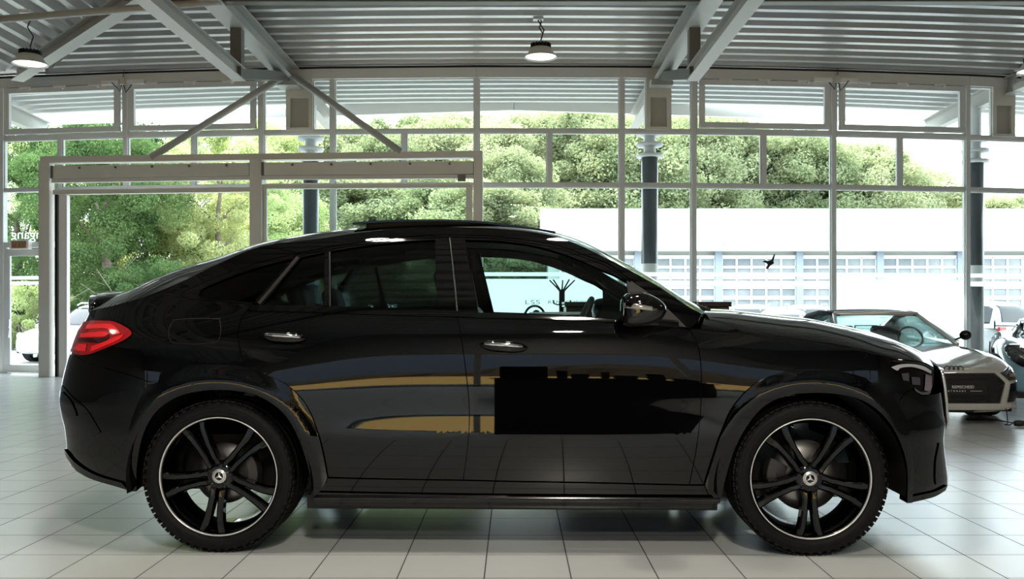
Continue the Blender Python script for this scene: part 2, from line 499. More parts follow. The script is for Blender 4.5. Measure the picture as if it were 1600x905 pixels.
# rear quarter, with the tail of the roof pillar
TAIL_TOP = [(142, 554), (167, 544), (186, 536), (200, 528.5), (207.5, 521), (204, 515), (197.6, 510.5), (188, 505.5), (179, 502), (163, 500.8), (146.5, 500.5)]
panel('rear_quarter_panel', [[(382, 574.5), (376.8, 573.4)] + cut(ARCH_R, 5, 0), [(233.6, 597), (192, 583), (149, 570.6)], [(149, 570.6), (142, 554)], TAIL_TOP,
      [(146.5, 500.5), (140, 493), (138, 486)], RAIL[:6], [(404, 386), (435, 389), (467, 395.7)],
      [(467, 395.7), (403.7, 410.7), (342, 432), (305, 447.5), (290.6, 455), (284.5, 460), (284, 463), (290, 466), (342, 470.8), (395, 476)], [(395, 476), (386, 486)], BACKCUT], M_PAINT, car, inset=.0018)
# fuel flap and its shut line
FUEL = [[(271, 500), (264.5, 512), (263.7, 524), (266, 532), (272.5, 536.5)], [(272.5, 536.5), (300, 537.5), (332, 536.5)], [(332, 536.5), (340, 533), (344, 524), (345, 512), (343.5, 498)], [(343.5, 498), (300, 497.5), (271, 500)]]
panel('fuel_flap_gap', FUEL, M_DARK, car, off=.0006, inset=-.001, depth=.001)
panel('fuel_flap', FUEL, M_PAINT, car, off=.0018, inset=.002, depth=.001)
# roof side rails and front pillars
panel('roof_side_rail', [RAIL[5:], [(1097, 490), (1090, 503), (1078, 515.5)], [(1078, 515.5)] + DLO_TOP[::-1][:-2] + [(467, 395.7)], [(467, 395.7), (435, 389), (404, 386)]], M_PAINT, car, inset=.0012)
strip('roof_side_moulding', [(470, 397.5), (500, 391), (553, 382.5), (606, 375.7), (660, 371), (701.5, 369.2), (770.7, 371.5), (823.7, 378), (876.7, 387.8), (912, 401), (950, 415.5), (985, 440)], .004, .005, M_GLOSS, car, .004)
# front fender
panel('front_fender', [FRONTCUT, [(1077, 757.5), (1101.8, 757)], ARCH_F, [(1404, 630), (1412, 617), (1424, 607.5)], [(1424, 607.5), (1403, 591), (1389, 575.5)], [(1389, 575.5), (1389.5, 571), (1398, 563)],
      HOODCUT[:8][::-1] + [(1077, 515.5)]], M_PAINT, car)
# arch flares
FLARE_RL = [(207, 766), (203, 730), (203, 690), (208, 660), (217.7, 630.7), (233.6, 597)]
flr = panel('rear_arch_flare', [FLARE_RL, ARCH_R, [(511, 745.6), (505, 760), (493.5, 773)], ARCH_R_IN[::-1], [(214, 766), (207, 766)]], M_PAINT, car,
      off=lambda x, z: .010 + .012 * math.exp(-((math.hypot(x - XWR, z - ZW) - .50) / .05) ** 2), inset=-.004, depth=.05, g=.025)
FLARE_FR = [(1404, 630), (1414, 660), (1422, 700), (1424, 745), (1423, 784)]
flf = panel('front_arch_flare', [ARCH_F, FLARE_FR, [(1423, 784), (1416, 784)], ARCH_F_IN[::-1], [(1123, 784), (1112, 772), (1101.8, 757)]], M_PAINT, car,
      off=lambda x, z: .010 + .012 * math.exp(-((math.hypot(x - XWF, z - ZW) - .50) / .05) ** 2), inset=-.004, depth=.05, g=.025)
# sill and running board
panel('sill_panel', [[(505, 747), (620, 749.5), (723.5, 751), (800, 753), (900, 754.5), (1077, 758.5), (1118, 759)], [(1118, 759), (1124, 768), (1120, 778)], [(1120, 778), (800, 776), (498, 771)], [(498, 771), (505, 747)]], M_PAINT, car)
panel('running_board', [[(492, 769), (620, 771.5), (800, 774), (1000, 776), (1123, 777)], [(1123, 777), (1120, 787), (1114, 793.5)], [(1114, 793.5), (950, 793.8), (800, 792.8), (620, 790.5), (498, 788)], [(498, 788), (492, 780), (492, 769)]], M_BOARD, car,
      off=lambda x, z: .012 + .016 * max(0, 1 - ((z - .262) / .026) ** 2), inset=0, depth=.05, g=.008)
# bumpers
RB_NEAR = [(207, 766), (203, 730), (203, 690), (208, 660), (217.7, 630.7), (233.6, 597)]
rb = px_end([RB_NEAR, [(233.6, 597), (192, 583), (149, 570.6)], [(149, 570.6), (128, 562), (112, 552)]], False)
rb_low = px_end([[(207, 767), (186, 760), (143.6, 747), (122, 735)], [(122, 735), (118, 731)]], False)
zt, zb = rb[-1][1], rb_low[-1][1]
end_panel('rear_bumper', rb + [(PI / 2, zt - .01), (PI / 2, zb + .02)] + rb_low[::-1], M_PAINT, car, False)
dif = px_end([[(203, 766), (186, 760.5), (143.6, 747.5), (122, 735.5)], [(122, 735), (106, 712), (104, 702)], [(104, 702), (120, 722), (150, 741), (203, 757)]], False)
end_panel('rear_lower_trim', dif, M_SATIN, car, False, off=.012, inset=0)
vent = px_end([[(98, 602), (112, 618), (136, 640), (150, 662), (158, 676)], [(158, 676), (140, 683), (131, 684)], [(131, 684), (116, 662), (103, 648), (95, 634)], [(95, 634), (94, 615), (98, 602)]], False)
va = end_panel('rear_bumper_vent', vent, M_GLOSS, car, False, off=.004, inset=0, depth=.006)
vb = px_end([[(100, 612), (112, 625), (121, 645), (122, 650)], [(122, 650), (108, 650), (98, 640)], [(98, 640), (97, 622), (100, 612)]], False)
end_panel('vent_insert', vb, M_SATIN, va, False, off=.010, inset=0, depth=.004)
fb = px_end([[(1424, 785), (1424, 745), (1422, 700), (1414, 660), (1404, 630)], [(1404, 630), (1412, 617), (1424, 607.5)], [(1424, 607.5), (1440, 618), (1456, 616)]], True)
fb_low = px_end([[(1424, 785), (1440, 780), (1459, 774.3), (1470, 768)], [(1470, 768), (1474, 765)]], True)
zt2, zb2 = fb[-1][1], fb_low[-1][1]
end_panel('front_bumper', fb + [(PI / 2, zt2), (PI / 2, zb2 + .0)] + fb_low[::-1], M_PAINT, car, True)
fi = px_end([[(1466, 692), (1470, 720), (1473, 750)], [(1473, 750), (1462, 757), (1460, 745)], [(1460, 745), (1461, 720), (1466, 692)]], True)
end_panel('front_air_intake', fi, M_GLOSS, car, True, off=.006, inset=0, depth=.006)
sp = px_end([[(1420, 785), (1440, 780.5), (1459, 775), (1474, 766)], [(1474, 766), (1477, 758)], [(1477, 758), (1460, 767), (1440, 772), (1420, 776)]], True)
end_panel('front_lip', sp, M_GLOSS, car, True, off=.012, inset=0, depth=.03)
# lights
hl = px_end([[(1389, 575.5), (1389.5, 571), (1398, 566)], [(1398, 566), (1414, 565), (1429.6, 566), (1447, 570), (1459, 577.5)], [(1459, 577.5), (1460, 595), (1456, 614)], [(1456, 614), (1448, 617), (1440.4, 617.6)], [(1440.4, 617.6), (1425, 608), (1403, 591), (1389, 575.5)]], True)
HL = end_panel('headlight', hl, M_GLOSS, car, True, off=-.004, inset=.001, depth=.01)
def hpoly(nm, segs, m, off, g=(.03, .02)): return end_panel(nm, px_end(segs, True), m, HL, True, off=off, inset=0, depth=.004, g=g)
hpoly('daytime_light_strip', [[(1392, 574), (1404, 570), (1425, 569), (1444, 573), (1455, 580)], [(1455, 580), (1454, 584)], [(1454, 584), (1440, 577.5), (1424, 573.5), (1406, 575.5), (1402, 579), (1392, 574)]], mat('light_strip', (.72, .74, .80), .22, metal=.5), .002)
for seg in ([(1408, 584), (1420, 583), (1420, 596), (1411, 594)], [(1424, 589), (1437, 590), (1438, 602), (1425, 601)]):
    q = [[seg[0], seg[1]], [seg[1], seg[2]], [seg[2], seg[3]], [seg[3], seg[0]]]
    hpoly('projector_lens', q, mat('projector', (.20, .20, .23), .10, metal=.8), .001)
hpoly('chrome_reflector', [[(1446, 585), (1456, 588)], [(1456, 588), (1455, 608), (1452, 612)], [(1452, 612), (1444, 610)], [(1444, 610), (1446, 585)]], mat('head_reflector', (.62, .52, .62), .18, metal=.8), .001)
hpoly('lower_light_bar', [[(1428, 606), (1440, 613), (1454, 611)], [(1454, 611), (1452, 616), (1440, 617)], [(1440, 617), (1430, 611), (1428, 606)]], M_CHROME, .002)
tl = px_end([TAIL_TOP[:6] + [(197.6, 510.5), (179, 502), (163, 500.8), (146.5, 500.5), (133, 502.5)], [(133, 502.5), (125, 512), (117, 528), (112, 545)], [(112, 545), (113, 550), (126, 555), (142, 554)]], False)
TLt = end_panel('tail_light', tl, M_REDLENS, car, False, off=.006, inset=.001, depth=.014)
def tpoly(nm, segs, m, off): return end_panel(nm, px_end(segs, False), m, TLt, False, off=off, inset=0, depth=.003, g=(.05, .02))
tpoly('light_guide', [[(128, 521), (150, 519), (166, 518), (171, 521.5)], [(171, 521.5), (166, 525.5), (150, 526.5), (126, 527.5)], [(126, 527.5), (128, 521)]], M_REDBRIGHT, .009)
tpoly('light_guide', [[(138, 507.5), (160, 506), (177, 507), (186, 515), (190, 521)], [(190, 521), (178, 523)], [(178, 523), (174, 517), (168, 513.5), (150, 513.5), (136, 514)], [(136, 514), (138, 507.5)]], M_REDBRIGHT, .009)
tpoly('dark_band', [[(125, 529), (150, 528), (168, 526.5), (173, 522)], [(173, 522), (172, 528), (160, 535), (150, 535.5), (123, 533)], [(123, 533), (125, 529)]], M_REDDARK, .009)
tpoly('light_guide', [[(124, 537), (138, 537.5)], [(138, 537.5), (136, 549)], [(136, 549), (122, 547.5), (118, 545)], [(118, 545), (124, 537)]], M_REDBRIGHT, .009)
tpoly('light_guide', [[(146, 541), (165, 534), (182, 526.5), (196, 522)], [(196, 522), (190, 529), (165, 541), (143, 550)], [(143, 550), (146, 541)]], M_REDBRIGHT, .009)
# windows
GL_TRI = [[(311, 461), (313.6, 454), (340, 441), (379, 426), (420, 413.5), (456.7, 404.8)], [(456.7, 404.8), (430, 434), (396.7, 472.6)], [(396.7, 472.6), (350, 469), (314, 465.5), (311, 461)]]
GL_FIX = [[(471, 402.7), (507, 394.8)], [(507, 394.8), (507, 477.2)], [(507, 477.2), (414, 475)], [(414, 475), (440, 440), (471, 402.7)]]
GL_RD = [[(517, 393), (553, 387), (588, 382), (634, 377.5), (680, 374.8)], [(680, 374.8), (683, 480.5)], [(683, 480.5), (600, 479.3), (517, 478)], [(517, 478), (517, 393)]]
GL_FD = [[(727, 375), (770.7, 376.3), (823.7, 382), (868, 393), (903, 405.6), (940, 422), (960, 430), (979, 441)], [(979, 441), (982, 470), (972, 501)], [(972, 501), (940, 497), (850, 492.5), (747, 488.3)], [(747, 488.3), (738, 440), (727, 375)]]
panel('quarter_window', GL_TRI, G_PRIV, car, off=-.008, inset=-.006, depth=.004)
panel('rear_vent_window', GL_FIX, G_PRIV, rd, off=-.008, inset=-.006, depth=.004)
panel('rear_door_window', GL_RD, G_PRIV, rd, off=-.008, inset=-.006, depth=.004)
panel('front_door_window', GL_FD, G_TINT, fd, off=-.008, inset=-.006, depth=.004)
# window surrounds
def gap_panel(nm, segs, m=M_GLOSS, par=car, off=.001, **k): return panel(nm, segs, m, par, off=off, inset=.0006, depth=.02, **k)
gap_panel('quarter_window_surround', [[(284.5, 460), (290.6, 455), (305, 447.5), (342, 432), (403.7, 410.7), (462, 397)], [(462, 397), (456.7, 404.8)], [(456.7, 404.8), (420, 413.5), (379, 426), (340, 441), (313.6, 454), (311, 461)], [(311, 461), (314, 465.5), (350, 469), (396.7, 472.6)], [(396.7, 472.6), (395, 476)], [(395, 476), (342, 470.8), (290, 466), (284, 463), (284.5, 460)]])
gap_panel('quarter_window_pillar', [[(456.7, 404.8), (464, 396.5)], [(464, 396.5), (471, 402.7)], [(471, 402.7), (440, 440), (411, 476)], [(411, 476), (396.7, 474)], [(396.7, 474), (430, 434), (456.7, 404.8)]])
strip('pillar_moulding', [(466, 401.5), (440, 432.5), (405, 474)], .009, .009, mat('grey_moulding', (.018, .017, .015), .4), car, .005)
gap_panel('rear_window_surround', [[(467, 396.5), (500, 389.5), (553, 381), (606, 374), (660, 369.5), (683, 368)], [(683, 368), (680, 374.8)], [(680, 374.8), (634, 377.5), (588, 382), (553, 387), (517, 393)], [(517, 393), (507, 394.8), (471, 402.7)], [(471, 402.7), (467, 396.5)]], par=rd)
gap_panel('window_divider', [[(507, 394), (517, 392.5)], [(517, 392.5), (517, 478.5)], [(517, 478.5), (507, 477.5)], [(507, 477.5), (507, 394)]], par=rd)
strip('divider_moulding', [(515.5, 393.5), (515.8, 435), (516, 478)], .004, .004, mat('grey_moulding', (.018, .017, .015), .4), rd, .005)
gap_panel('door_pillar_cover', [[(680, 367.5), (701.5, 366.8)], [(701.5, 366.8), (706, 410), (713.5, 487)], [(713.5, 487), (683, 481.5)], [(683, 481.5), (680, 367.5)]], par=rd)
gap_panel('door_pillar_cover', [[(703.5, 366.8), (728, 367.5)], [(728, 367.5), (727, 375), (738, 440), (747.5, 489)], [(747.5, 489), (716, 487.5)], [(716, 487.5), (708, 410), (703.5, 366.8)]], par=fd)
strip('pillar_shut_line', [(702.3, 368), (707, 410), (714.5, 487)], .0025, .0025, mat('grey_moulding', (.018, .017, .015), .4), fd, .0)
gap_panel('front_window_surround', [[(728, 367.5), (770.7, 369.6), (823.7, 376), (876.7, 385.7), (912, 398.7), (950, 412.8), (985, 437.8)], [(985, 437.8), (979, 441)], [(979, 441), (960, 430), (940, 422), (903, 405.6), (868, 393), (823.7, 382), (770.7, 376.3), (727, 375)], [(727, 375), (728, 367.5)]], par=fd)
gap_panel('mirror_sail', [[(979, 439), (985, 437.8)], [(985, 437.8), (1015, 459), (1045, 484), (1073, 511.5)], [(1073, 511.5), (1020, 506), (970, 501.5)], [(970, 501.5), (981, 470), (979, 439)]], M_DARK, par=fd)
# door mirrors
def door_mirror():
    O = [(972, 495), (970, 479), (973, 465), (981, 458.5), (999.5, 456), (1019, 461), (1035, 471), (1041.5, 480), (1041, 489), (1033, 500), (1019, 507), (998, 510.5), (975, 508)]
    ol = catmull(O + [O[0]], 4)[:-1]
    lays = [(.99, .55), (1.02, .80), (1.05, .93), (1.09, 1.0), (1.13, .99), (1.165, .93), (1.19, .82), (1.207, .62), (1.215, .35), (1.217, .05)]
    cu, cv = 1004, 483
    def ring(lat, k, du=0.): return [plane(cu + (u - cu) * k + du, cv + (v - cv) * k, 1.13)[0::2] for u, v in ol], lat
    outs = []
    for sgn in (-1, 1):
        mb = MB(); rows = []
        for lat, k in lays:
            r, l = ring(lat, k); rows.append([(x, sgn * l, z) for x, z in r] + [(r[0][0], sgn * l, r[0][1])])
        mb.grid(rows)
        # lower half satin
        zmid = plane(cu, 491, 1.13)[2]
        for i, f in enumerate(mb.f):
            c = sum(mb.v[j][2] for j in f) / 4
            mb.mi[i] = 1 if c < zmid else 0
        o = mb.build('door_mirror', [M_GLOSS, M_SATIN], fd[0 if sgn < 0 else 1], merge=.0005)
        o['label'] = 'gloss black door mirror with clear indicator strip'
        s = MB(); rows = []
        for u in np.linspace(975, 1038, 14):
            top = np.interp(u, [975, 990, 1010, 1030, 1038], [473.5, 474.5, 478, 482, 483.5]); bot = np.interp(u, [975, 990, 1010, 1030, 1038], [481.5, 482.5, 485, 486.5, 487])
            row = []
            for v in (top, (top + bot) / 2, bot):
                x, _, z = plane(u, v, 1.18)
                d = ((u - cu) / 36) ** 2 + ((v - cv) / 30) ** 2
                row.append((x, sgn * (1.221 - .07 * d ** 1.2), z))
            rows.append(row)
        s.grid(rows).build('indicator_strip', mat('indicator', (.30, .29, .27), .12, metal=.5, coat=1.), o, solid=.004)
        a = MB().beam((plane(1015, 500, 1.0)[0], sgn * 1.03, plane(1015, 503, 1.0)[2]), (plane(1052, 506, .93)[0], sgn * .90, plane(1052, 506, .93)[2]), .09, .035)
        a.build('mirror_arm', M_SATIN, o, bevel=.01)
        g = MB(); p0 = plane(972, 482, 1.13)
        rows = [[(p0[0] + .004, sgn * (1.11 + .085 * r * math.cos(t)), p0[2] + .062 * r * math.sin(t)) for t in np.linspace(0, 2 * PI, 25)] for r in (.01, .45, .8)]
        g.grid(rows).build('mirror_glass', mat('mirror_glass', (.8, .85, .85), .02, metal=1.), o, solid=.003)
door_mirror()
# door handles
def handle(u0, u1, v0, v1, parent):
    for k, sgn in enumerate((-1, 1)):
        n = 17; rows = []; chr_ = []
        pts = [unproj(u0 + (u1 - u0) * i / (n - 1), v0 + (v1 - v0) * i / (n - 1)) for i in range(n)]
        for i, (x, y, z) in enumerate(pts):
            t = i / (n - 1) * 2 - 1; w = max(1 - abs(t) ** 3.2, .02); h = .027 * w ** .6; d = .034 * max(1 - abs(t) ** 2.6, .0) + .004
            rows.append([(x, sgn * (y + d + .013 * w * math.cos(a)), z + h * math.sin(a)) for a in np.linspace(0, 2 * PI, 15)])
            chr_.append([(x, sgn * (y + d + .0135 * w * math.cos(a)) , z + (h + .0008) * math.sin(a)) for a in np.linspace(.05, .65, 5)])
        h = MB().grid(rows).build('door_handle', M_PAINT, parent[k], merge=.0002)
        MB().grid(chr_[1:-1]).build('chrome_strip', M_CHROME, h, solid=.001)
        x, y, z = pts[n // 2]; c = MB(); hx = abs(pts[-1][0] - pts[0][0]) / 2
        rr = []
        for q in np.linspace(.02, 1, 8):
            rr.append([(x + hx * .98 * q * math.cos(a), 0, z + (pts[-1][2] - pts[0][2]) / 2 * q * math.cos(a) + .038 * q * math.sin(a)) for a in np.linspace(0, 2 * PI, 29)])
        rr = [[(p[0], sgn * (S(p[0], p[2]) + .0015 ), p[2]) for p in r] for r in rr]
        c.grid(rr).build('handle_scoop', M_GLOSS, parent[k], merge=.0002)
handle(408, 479, 524, 528.5, rd)
handle(749, 825, 538, 543.5, fd)

# ---- upper surfaces (bonnet, windscreen, roof, rear glass, boot lid)
SIL_T = [(136, 467), (146.5, 462.5), (166.7, 461.5), (180.6, 460.2), (203.8, 453.3), (234.7, 437), (273, 421.5), (308, 411.0), (356, 397.4), (379, 387.7), (407, 378.9), (448, 371), (483, 364.9), (520, 360), (553, 356), (571, 354.5), (624, 350.8), (680, 349.5), (740, 349.3), (771, 349.5), (806, 353), (841, 357.7), (877, 364.7), (912, 377), (940, 390.4), (955, 400), (990.7, 418), (1026, 438), (1052.5, 456), (1079, 471), (1097, 481.6), (1130, 488)]
SIL_H = [(1080, 482), (1134, 483.5), (1206, 491.7), (1259, 497), (1284, 501.8), (1321, 509.5), (1360, 518.6), (1391, 529), (1422, 541.8), (1450, 554.5), (1460, 562), (1466, 572), (1475, 590)]
class Upper:
    def __init__(s, line, sil, p, bow, lat_scale=1.):
        pts = [unproj(u, v) for u, v in catmull(line, 4)]
        pts = sorted(pts); s.x = [q[0] for q in pts]; s.y = [q[1] for q in pts]; s.z = [q[2] for q in pts]
        s.p = p; s.bow = bow; s.sil = sil; s.s0, s.s1 = s.x[0], s.x[-1]
        s.ss = list(np.linspace(s.s0, s.s1, 70)); s.zc = []
        su, sv = [q[0] for q in sil], [q[1] for q in sil]
        for q in s.ss:
            lo, hi = s.rz(q) - .05, s.rz(q) + .45
            for _ in range(26):
                m = (lo + hi) / 2; top = 1e9
                for t in np.linspace(-1, 1, 41):
                    uu, vv = proj(*s.pt(q, t, m)); top = min(top, vv - float(np.interp(uu, su, sv)))
                if top < 0: hi = m
                else: lo = m
            s.zc.append(m)
        k = np.array([1, 2, 3, 2, 1.]); k /= k.sum()
        z = np.array(s.zc); zz = np.concatenate((2 * z[0] - z[1:3][::-1], z, 2 * z[-1] - z[-3:-1][::-1])); s.zc = list(np.convolve(zz, k, 'valid'))
    def rz(s, q): return float(np.interp(q, s.x, s.z))
    def ry(s, q): return float(np.interp(q, s.x, s.y))
    def pt(s, q, t, zc=None):
        """t 0 = rail, 1 = middle, (1..2 far side); here given as -1..1 from near rail to far rail"""
        a = abs(t); r = 1 - a                      # r: 0 rail, 1 middle
        if zc is None: zc = float(np.interp(q, s.ss, s.zc))
        p = s.p(q); z0 = s.rz(q); f = 1 - (1 - r) ** p
        return (q + s.bow(q) * (1 - a * a), -s.ry(q) * t if t != 0 else 0., z0 + (zc - z0) * f)
    def sheet(s, name, a, b, m, parent, n=40, k=48, off=0., t0=1., thick=.0, skirt=False):
        rows = []
        for q in np.linspace(a, b, n):
            row = []
            for t in np.linspace(-t0, t0, k):
                t = math.copysign(1 - (1 - abs(t)) ** 1.0, t)
                x, y, z = s.pt(q, t); row.append((x, -y, z + off))
            if skirt:
                e0, e1 = row[0], row[-1]
                row = [(e0[0], e0[1] * .985, e0[2] - .035), (e0[0], e0[1] * .998, e0[2] - .004)] + row + [(e1[0], e1[1] * .998, e1[2] - .004), (e1[0], e1[1] * .985, e1[2] - .035)]
            rows.append(row)
        mb = MB().grid(rows)
        o = mb.build(name, m, parent, recalc=False)
        if thick:
            d = o.modifiers.new('solid', 'SOLIDIFY'); d.thickness = thick; d.offset = -1
        return o
lerp = lambda xs, ys: (lambda q: float(np.interp(q, xs, ys)))
UP = Upper(RAIL, SIL_T, lerp([-2.4, -1.5, -.9, .3, .8, 1.1], [2.6, 2.4, 2.2, 2.2, 2.0, 2.0]), lerp([-2.5, -1.5, -.9, .1, .5, 1.1], [-.12, -.10, 0, .02, .06, .15]))
HD = Upper(HOODCUT, SIL_H, lerp([.8, 1.3, 2.2], [4.2, 3.8, 3.0]), lerp([.8, 1.2, 1.7, 2.1, 2.3], [.16, .14, .10, .10, .10]))
def sx(u, line=RAIL):                                     # station of a pixel column on the rail
    us = [p[0] for p in line]; vs = [p[1] for p in line]
    return unproj(u, float(np.interp(u, us, vs)))[0]
x_roof0, x_roof1, x_ws = sx(407), sx(872), UP.s1
UP.sheet('boot_lid', UP.s0, sx(181), M_PAINT, car, 14, 49)
UP.sheet('rear_window_frame', sx(181), sx(196), M_PAINT, car, 6, 49)
UP.sheet('rear_window', sx(196), x_roof0, glassmat('rear_screen', (.05, .055, .055), .09), car, 30, 49)
UP.sheet('roof', x_roof0, x_roof1, M_PAINT, car, 46, 61)
UP.sheet('windscreen', x_roof1, x_ws, glassmat('windscreen', (.70, .82, .80), .08), car, 30, 49)
# inner lining of the roof and of the glass edges
UP.sheet('headlining', sx(196), sx(880), M_DARK, car, 40, 31, off=-.035, t0=.96)
for a, b in ((.80, 1.0), (-1.0, -.80)):
    rows = []
    for q in np.linspace(sx(150), x_ws, 60):
        w = (.985 - .16 * sstep(sx(360), sx(250), q))
        rows.append([(UP.pt(q, t)[0], -UP.pt(q, t)[1], UP.pt(q, t)[2] - .012) for t in (np.linspace(w - .09 - .13 * sstep(sx(840), sx(900), q), .99, 5) * (1 if a > 0 else -1))])
    MB().grid(rows).build('glass_edge_band', M_GLOSS, car)
HD.sheet('bonnet', HD.s0, HD.s1, M_PAINT, car, 60, 81, skirt=True)
# boot spoiler
rows = []
for t in np.linspace(-.97, .97, 61):
    e = sstep(.97, .70, abs(t)); L = .03 + .15 * e
    a = UP.pt(UP.s0 + L, t); b = UP.pt(UP.s0, t)
    rows.append([(a[0], -a[1], a[2] - .003), (a[0] - L * .45, -a[1], a[2] * .5 + b[2] * .5 + .004 + .012 * e), (b[0] + .02, -b[1], b[2] + .003 + .020 * e), (b[0] - .018 * e, -b[1], b[2] + .003 + .021 * e), (b[0] - .020 * e - .002, -b[1], b[2] - .002 + .008 * e), (b[0] + .004, -b[1], b[2] - .02)])
MB().grid(rows).build('boot_spoiler', M_PAINT, car)
# tailgate face
rows = []
tz = [None, 1.12, 1.06, 1.0, .94, .88, .82, .76, .70]
for j, z in enumerate(tz):
    row = []
    for t in np.linspace(-1, 1, 61):
        if z is None:
            x, y, zz = UP.pt(UP.s0, t); row.append((x + .01, -y, zz - .015))
        else:
            th = PI / 2 - math.asin(min(abs(t), 1.)) * .72
            x, y = ends(th, z, False); row.append((x + .006, math.copysign(y, t), z))
    rows.append(row)
MB().grid(rows).build('tailgate', M_PAINT, car)
# grille between the headlights
rows = []
n_ = 14
def gth(z): return .98 + .30 * max(0., (.88 - z) / .36) ** 1.5
for z in np.linspace(.52, .90, 12):
    th_ = np.linspace(gth(z), PI / 2, n_)
    rows.append([(ends(t, z)[0] + .010, -ends(t, z)[1], z) for t in th_[:-1]] + [(ends(t, z)[0] + .010, ends(t, z)[1], z) for t in th_[::-1]])
ycut = [p[1] for p in rows[-1]]
top_ = []
for y in ycut:
    t = y / HD.ry(HD.s1); t = max(-1, min(1, t)); q = HD.pt(HD.s1, t); top_.append((q[0] - .004, y, q[2] - .006))
mid_ = [tuple((np.array(p) + np.array(q)) / 2 + np.array((.012, 0, .004))) for p, q in zip(rows[-1], top_)]
gr = MB().grid(rows + [mid_, top_]).build('grille', M_DARK, car)
MB().tube([(p[0] + .006, p[1], p[2]) for p in [r[0] for r in rows] + rows[-1][1:-1] + [r[-1] for r in rows[::-1]]], .011, 8).build('grille_surround', M_CHROME, gr)
for i in range(22):
    y = -.52 + 1.04 * i / 21; b = MB(); pts = []
    for z in np.linspace(.545, .885, 8):
        if abs(y) > ends(gth(z), z)[1] - .02: continue
        lo, hi = 0., PI / 2
        for _ in range(20):
            m = (lo + hi) / 2
            if ends(m, z)[1] > abs(y): lo = m
            else: hi = m
        pts.append((ends(m, z)[0] + .016, y, z))
    if len(pts) > 2: b.tube(pts, .006, 6).build('grille_slat', M_CHROME, gr)
eb = MB().lathe([(.085, .0), (.085, .012), (.072, .012), (.072, 0)], 36, axis='x')
for k in range(3):
    a = PI / 2 + k * 2 * PI / 3
    eb.add([(.014, .014 * math.cos(a + PI / 2), .014 * math.sin(a + PI / 2)), (.014, -.014 * math.cos(a + PI / 2), -.014 * math.sin(a + PI / 2)), (.012, .078 * math.cos(a), .078 * math.sin(a)), (.0, .014 * math.cos(a + PI / 2), .014 * math.sin(a + PI / 2)), (.0, -.014 * math.cos(a + PI / 2), -.014 * math.sin(a + PI / 2))], [(0, 1, 2), (0, 2, 3), (1, 4, 2)])
eb.build('star_emblem', M_CHROME, gr, loc=(ends(1.57, .72)[0] + .02, 0, .72))
# sunroof panel, tilted open
def sunroof():
    us = [551, 571, 599, 640, 694, 740, 771, 806, 841, 868]; vs = [347.6, 345.9, 344.2, 343.0, 342.6, 344.6, 347.4, 351.8, 356.9, 361.5]
    lat = .45; rows_t, rows_b = [], []
    for u, v in zip(us, vs):
        x, _, z = plane(u, v, lat)
        rt, rb_ = [], []
        for y in np.linspace(-lat, lat, 15):
            c = .012 * (1 - (y / lat) ** 2)
            rt.append((x, y, z + c)); rb_.append((x, y, z + c - .012))
        rows_t.append(rt); rows_b.append(rb_)
    mb = MB().grid(rows_t).grid(rows_b)
    n, m = len(us), 15
    for i in range(n - 1):
        for j in (0, m - 1):
            a, b = i * m + j, (i + 1) * m + j; mb.f.append((a, b, b + n * m, a + n * m)); mb.sm.append(False); mb.mi.append(0)
    for i in (0, n - 1):
        for j in range(m - 1):
            a = i * m + j; mb.f.append((a, a + 1, a + 1 + n * m, a + n * m)); mb.sm.append(False); mb.mi.append(0)
    o = mb.build('sunroof', M_GLOSS, car)
    b = MB(); rows = []
    for u in np.linspace(571, 850, 24):
        x, _, zt = plane(u, float(np.interp(u, us, vs)), lat); q = x; zb_ = UP.pt(q, .6)[2]
        rows.append((x, zt - .010, min(zb_, zt - .012) - .02))
    for s in (-1, 1):
        b.grid([[(x, s * .40, a), (x, s * .40, c), (x, s * .36, c), (x, s * .36, a)] for x, a, c in rows], smooth=False)
    x, a, c = rows[0]; b.bb((x - .005, -.40, c), (x + .01, .40, a))
    b.build('sunroof_frame', M_DARK, o)
sunroof()
# wiper cowl in front of the windscreen
cw = MB(); rows = []
for t in np.linspace(-.96, .96, 41):
    a = UP.pt(UP.s1 - .02, t); b = HD.pt(HD.s0 + .03, t)
    rows.append([(a[0], -a[1], a[2] - .012), ((a[0] + b[0]) / 2, -(a[1] + b[1]) / 2, min(a[2], b[2]) - .03), (b[0], -b[1], b[2] - .015)])
cw.grid(rows).build('wiper_cowl', M_DARK, car)
for y0, y1 in ((-.70, -.05), (.0, .68)):
    q0 = UP.pt(UP.s1 - .01, -y0 / UP.ry(UP.s1)); q1 = UP.pt(UP.s1 - .02, -y1 / UP.ry(UP.s1))
    w = MB().tube([(q0[0] + .03, y0, q0[2] + .004), (q0[0] + .02, (y0 * .6 + y1 * .4), q0[2] + .022), (q1[0] + .02, y1, q1[2] + .016)], [.012, .010, .006], 8)
    w.build('wiper', M_DARK, car)

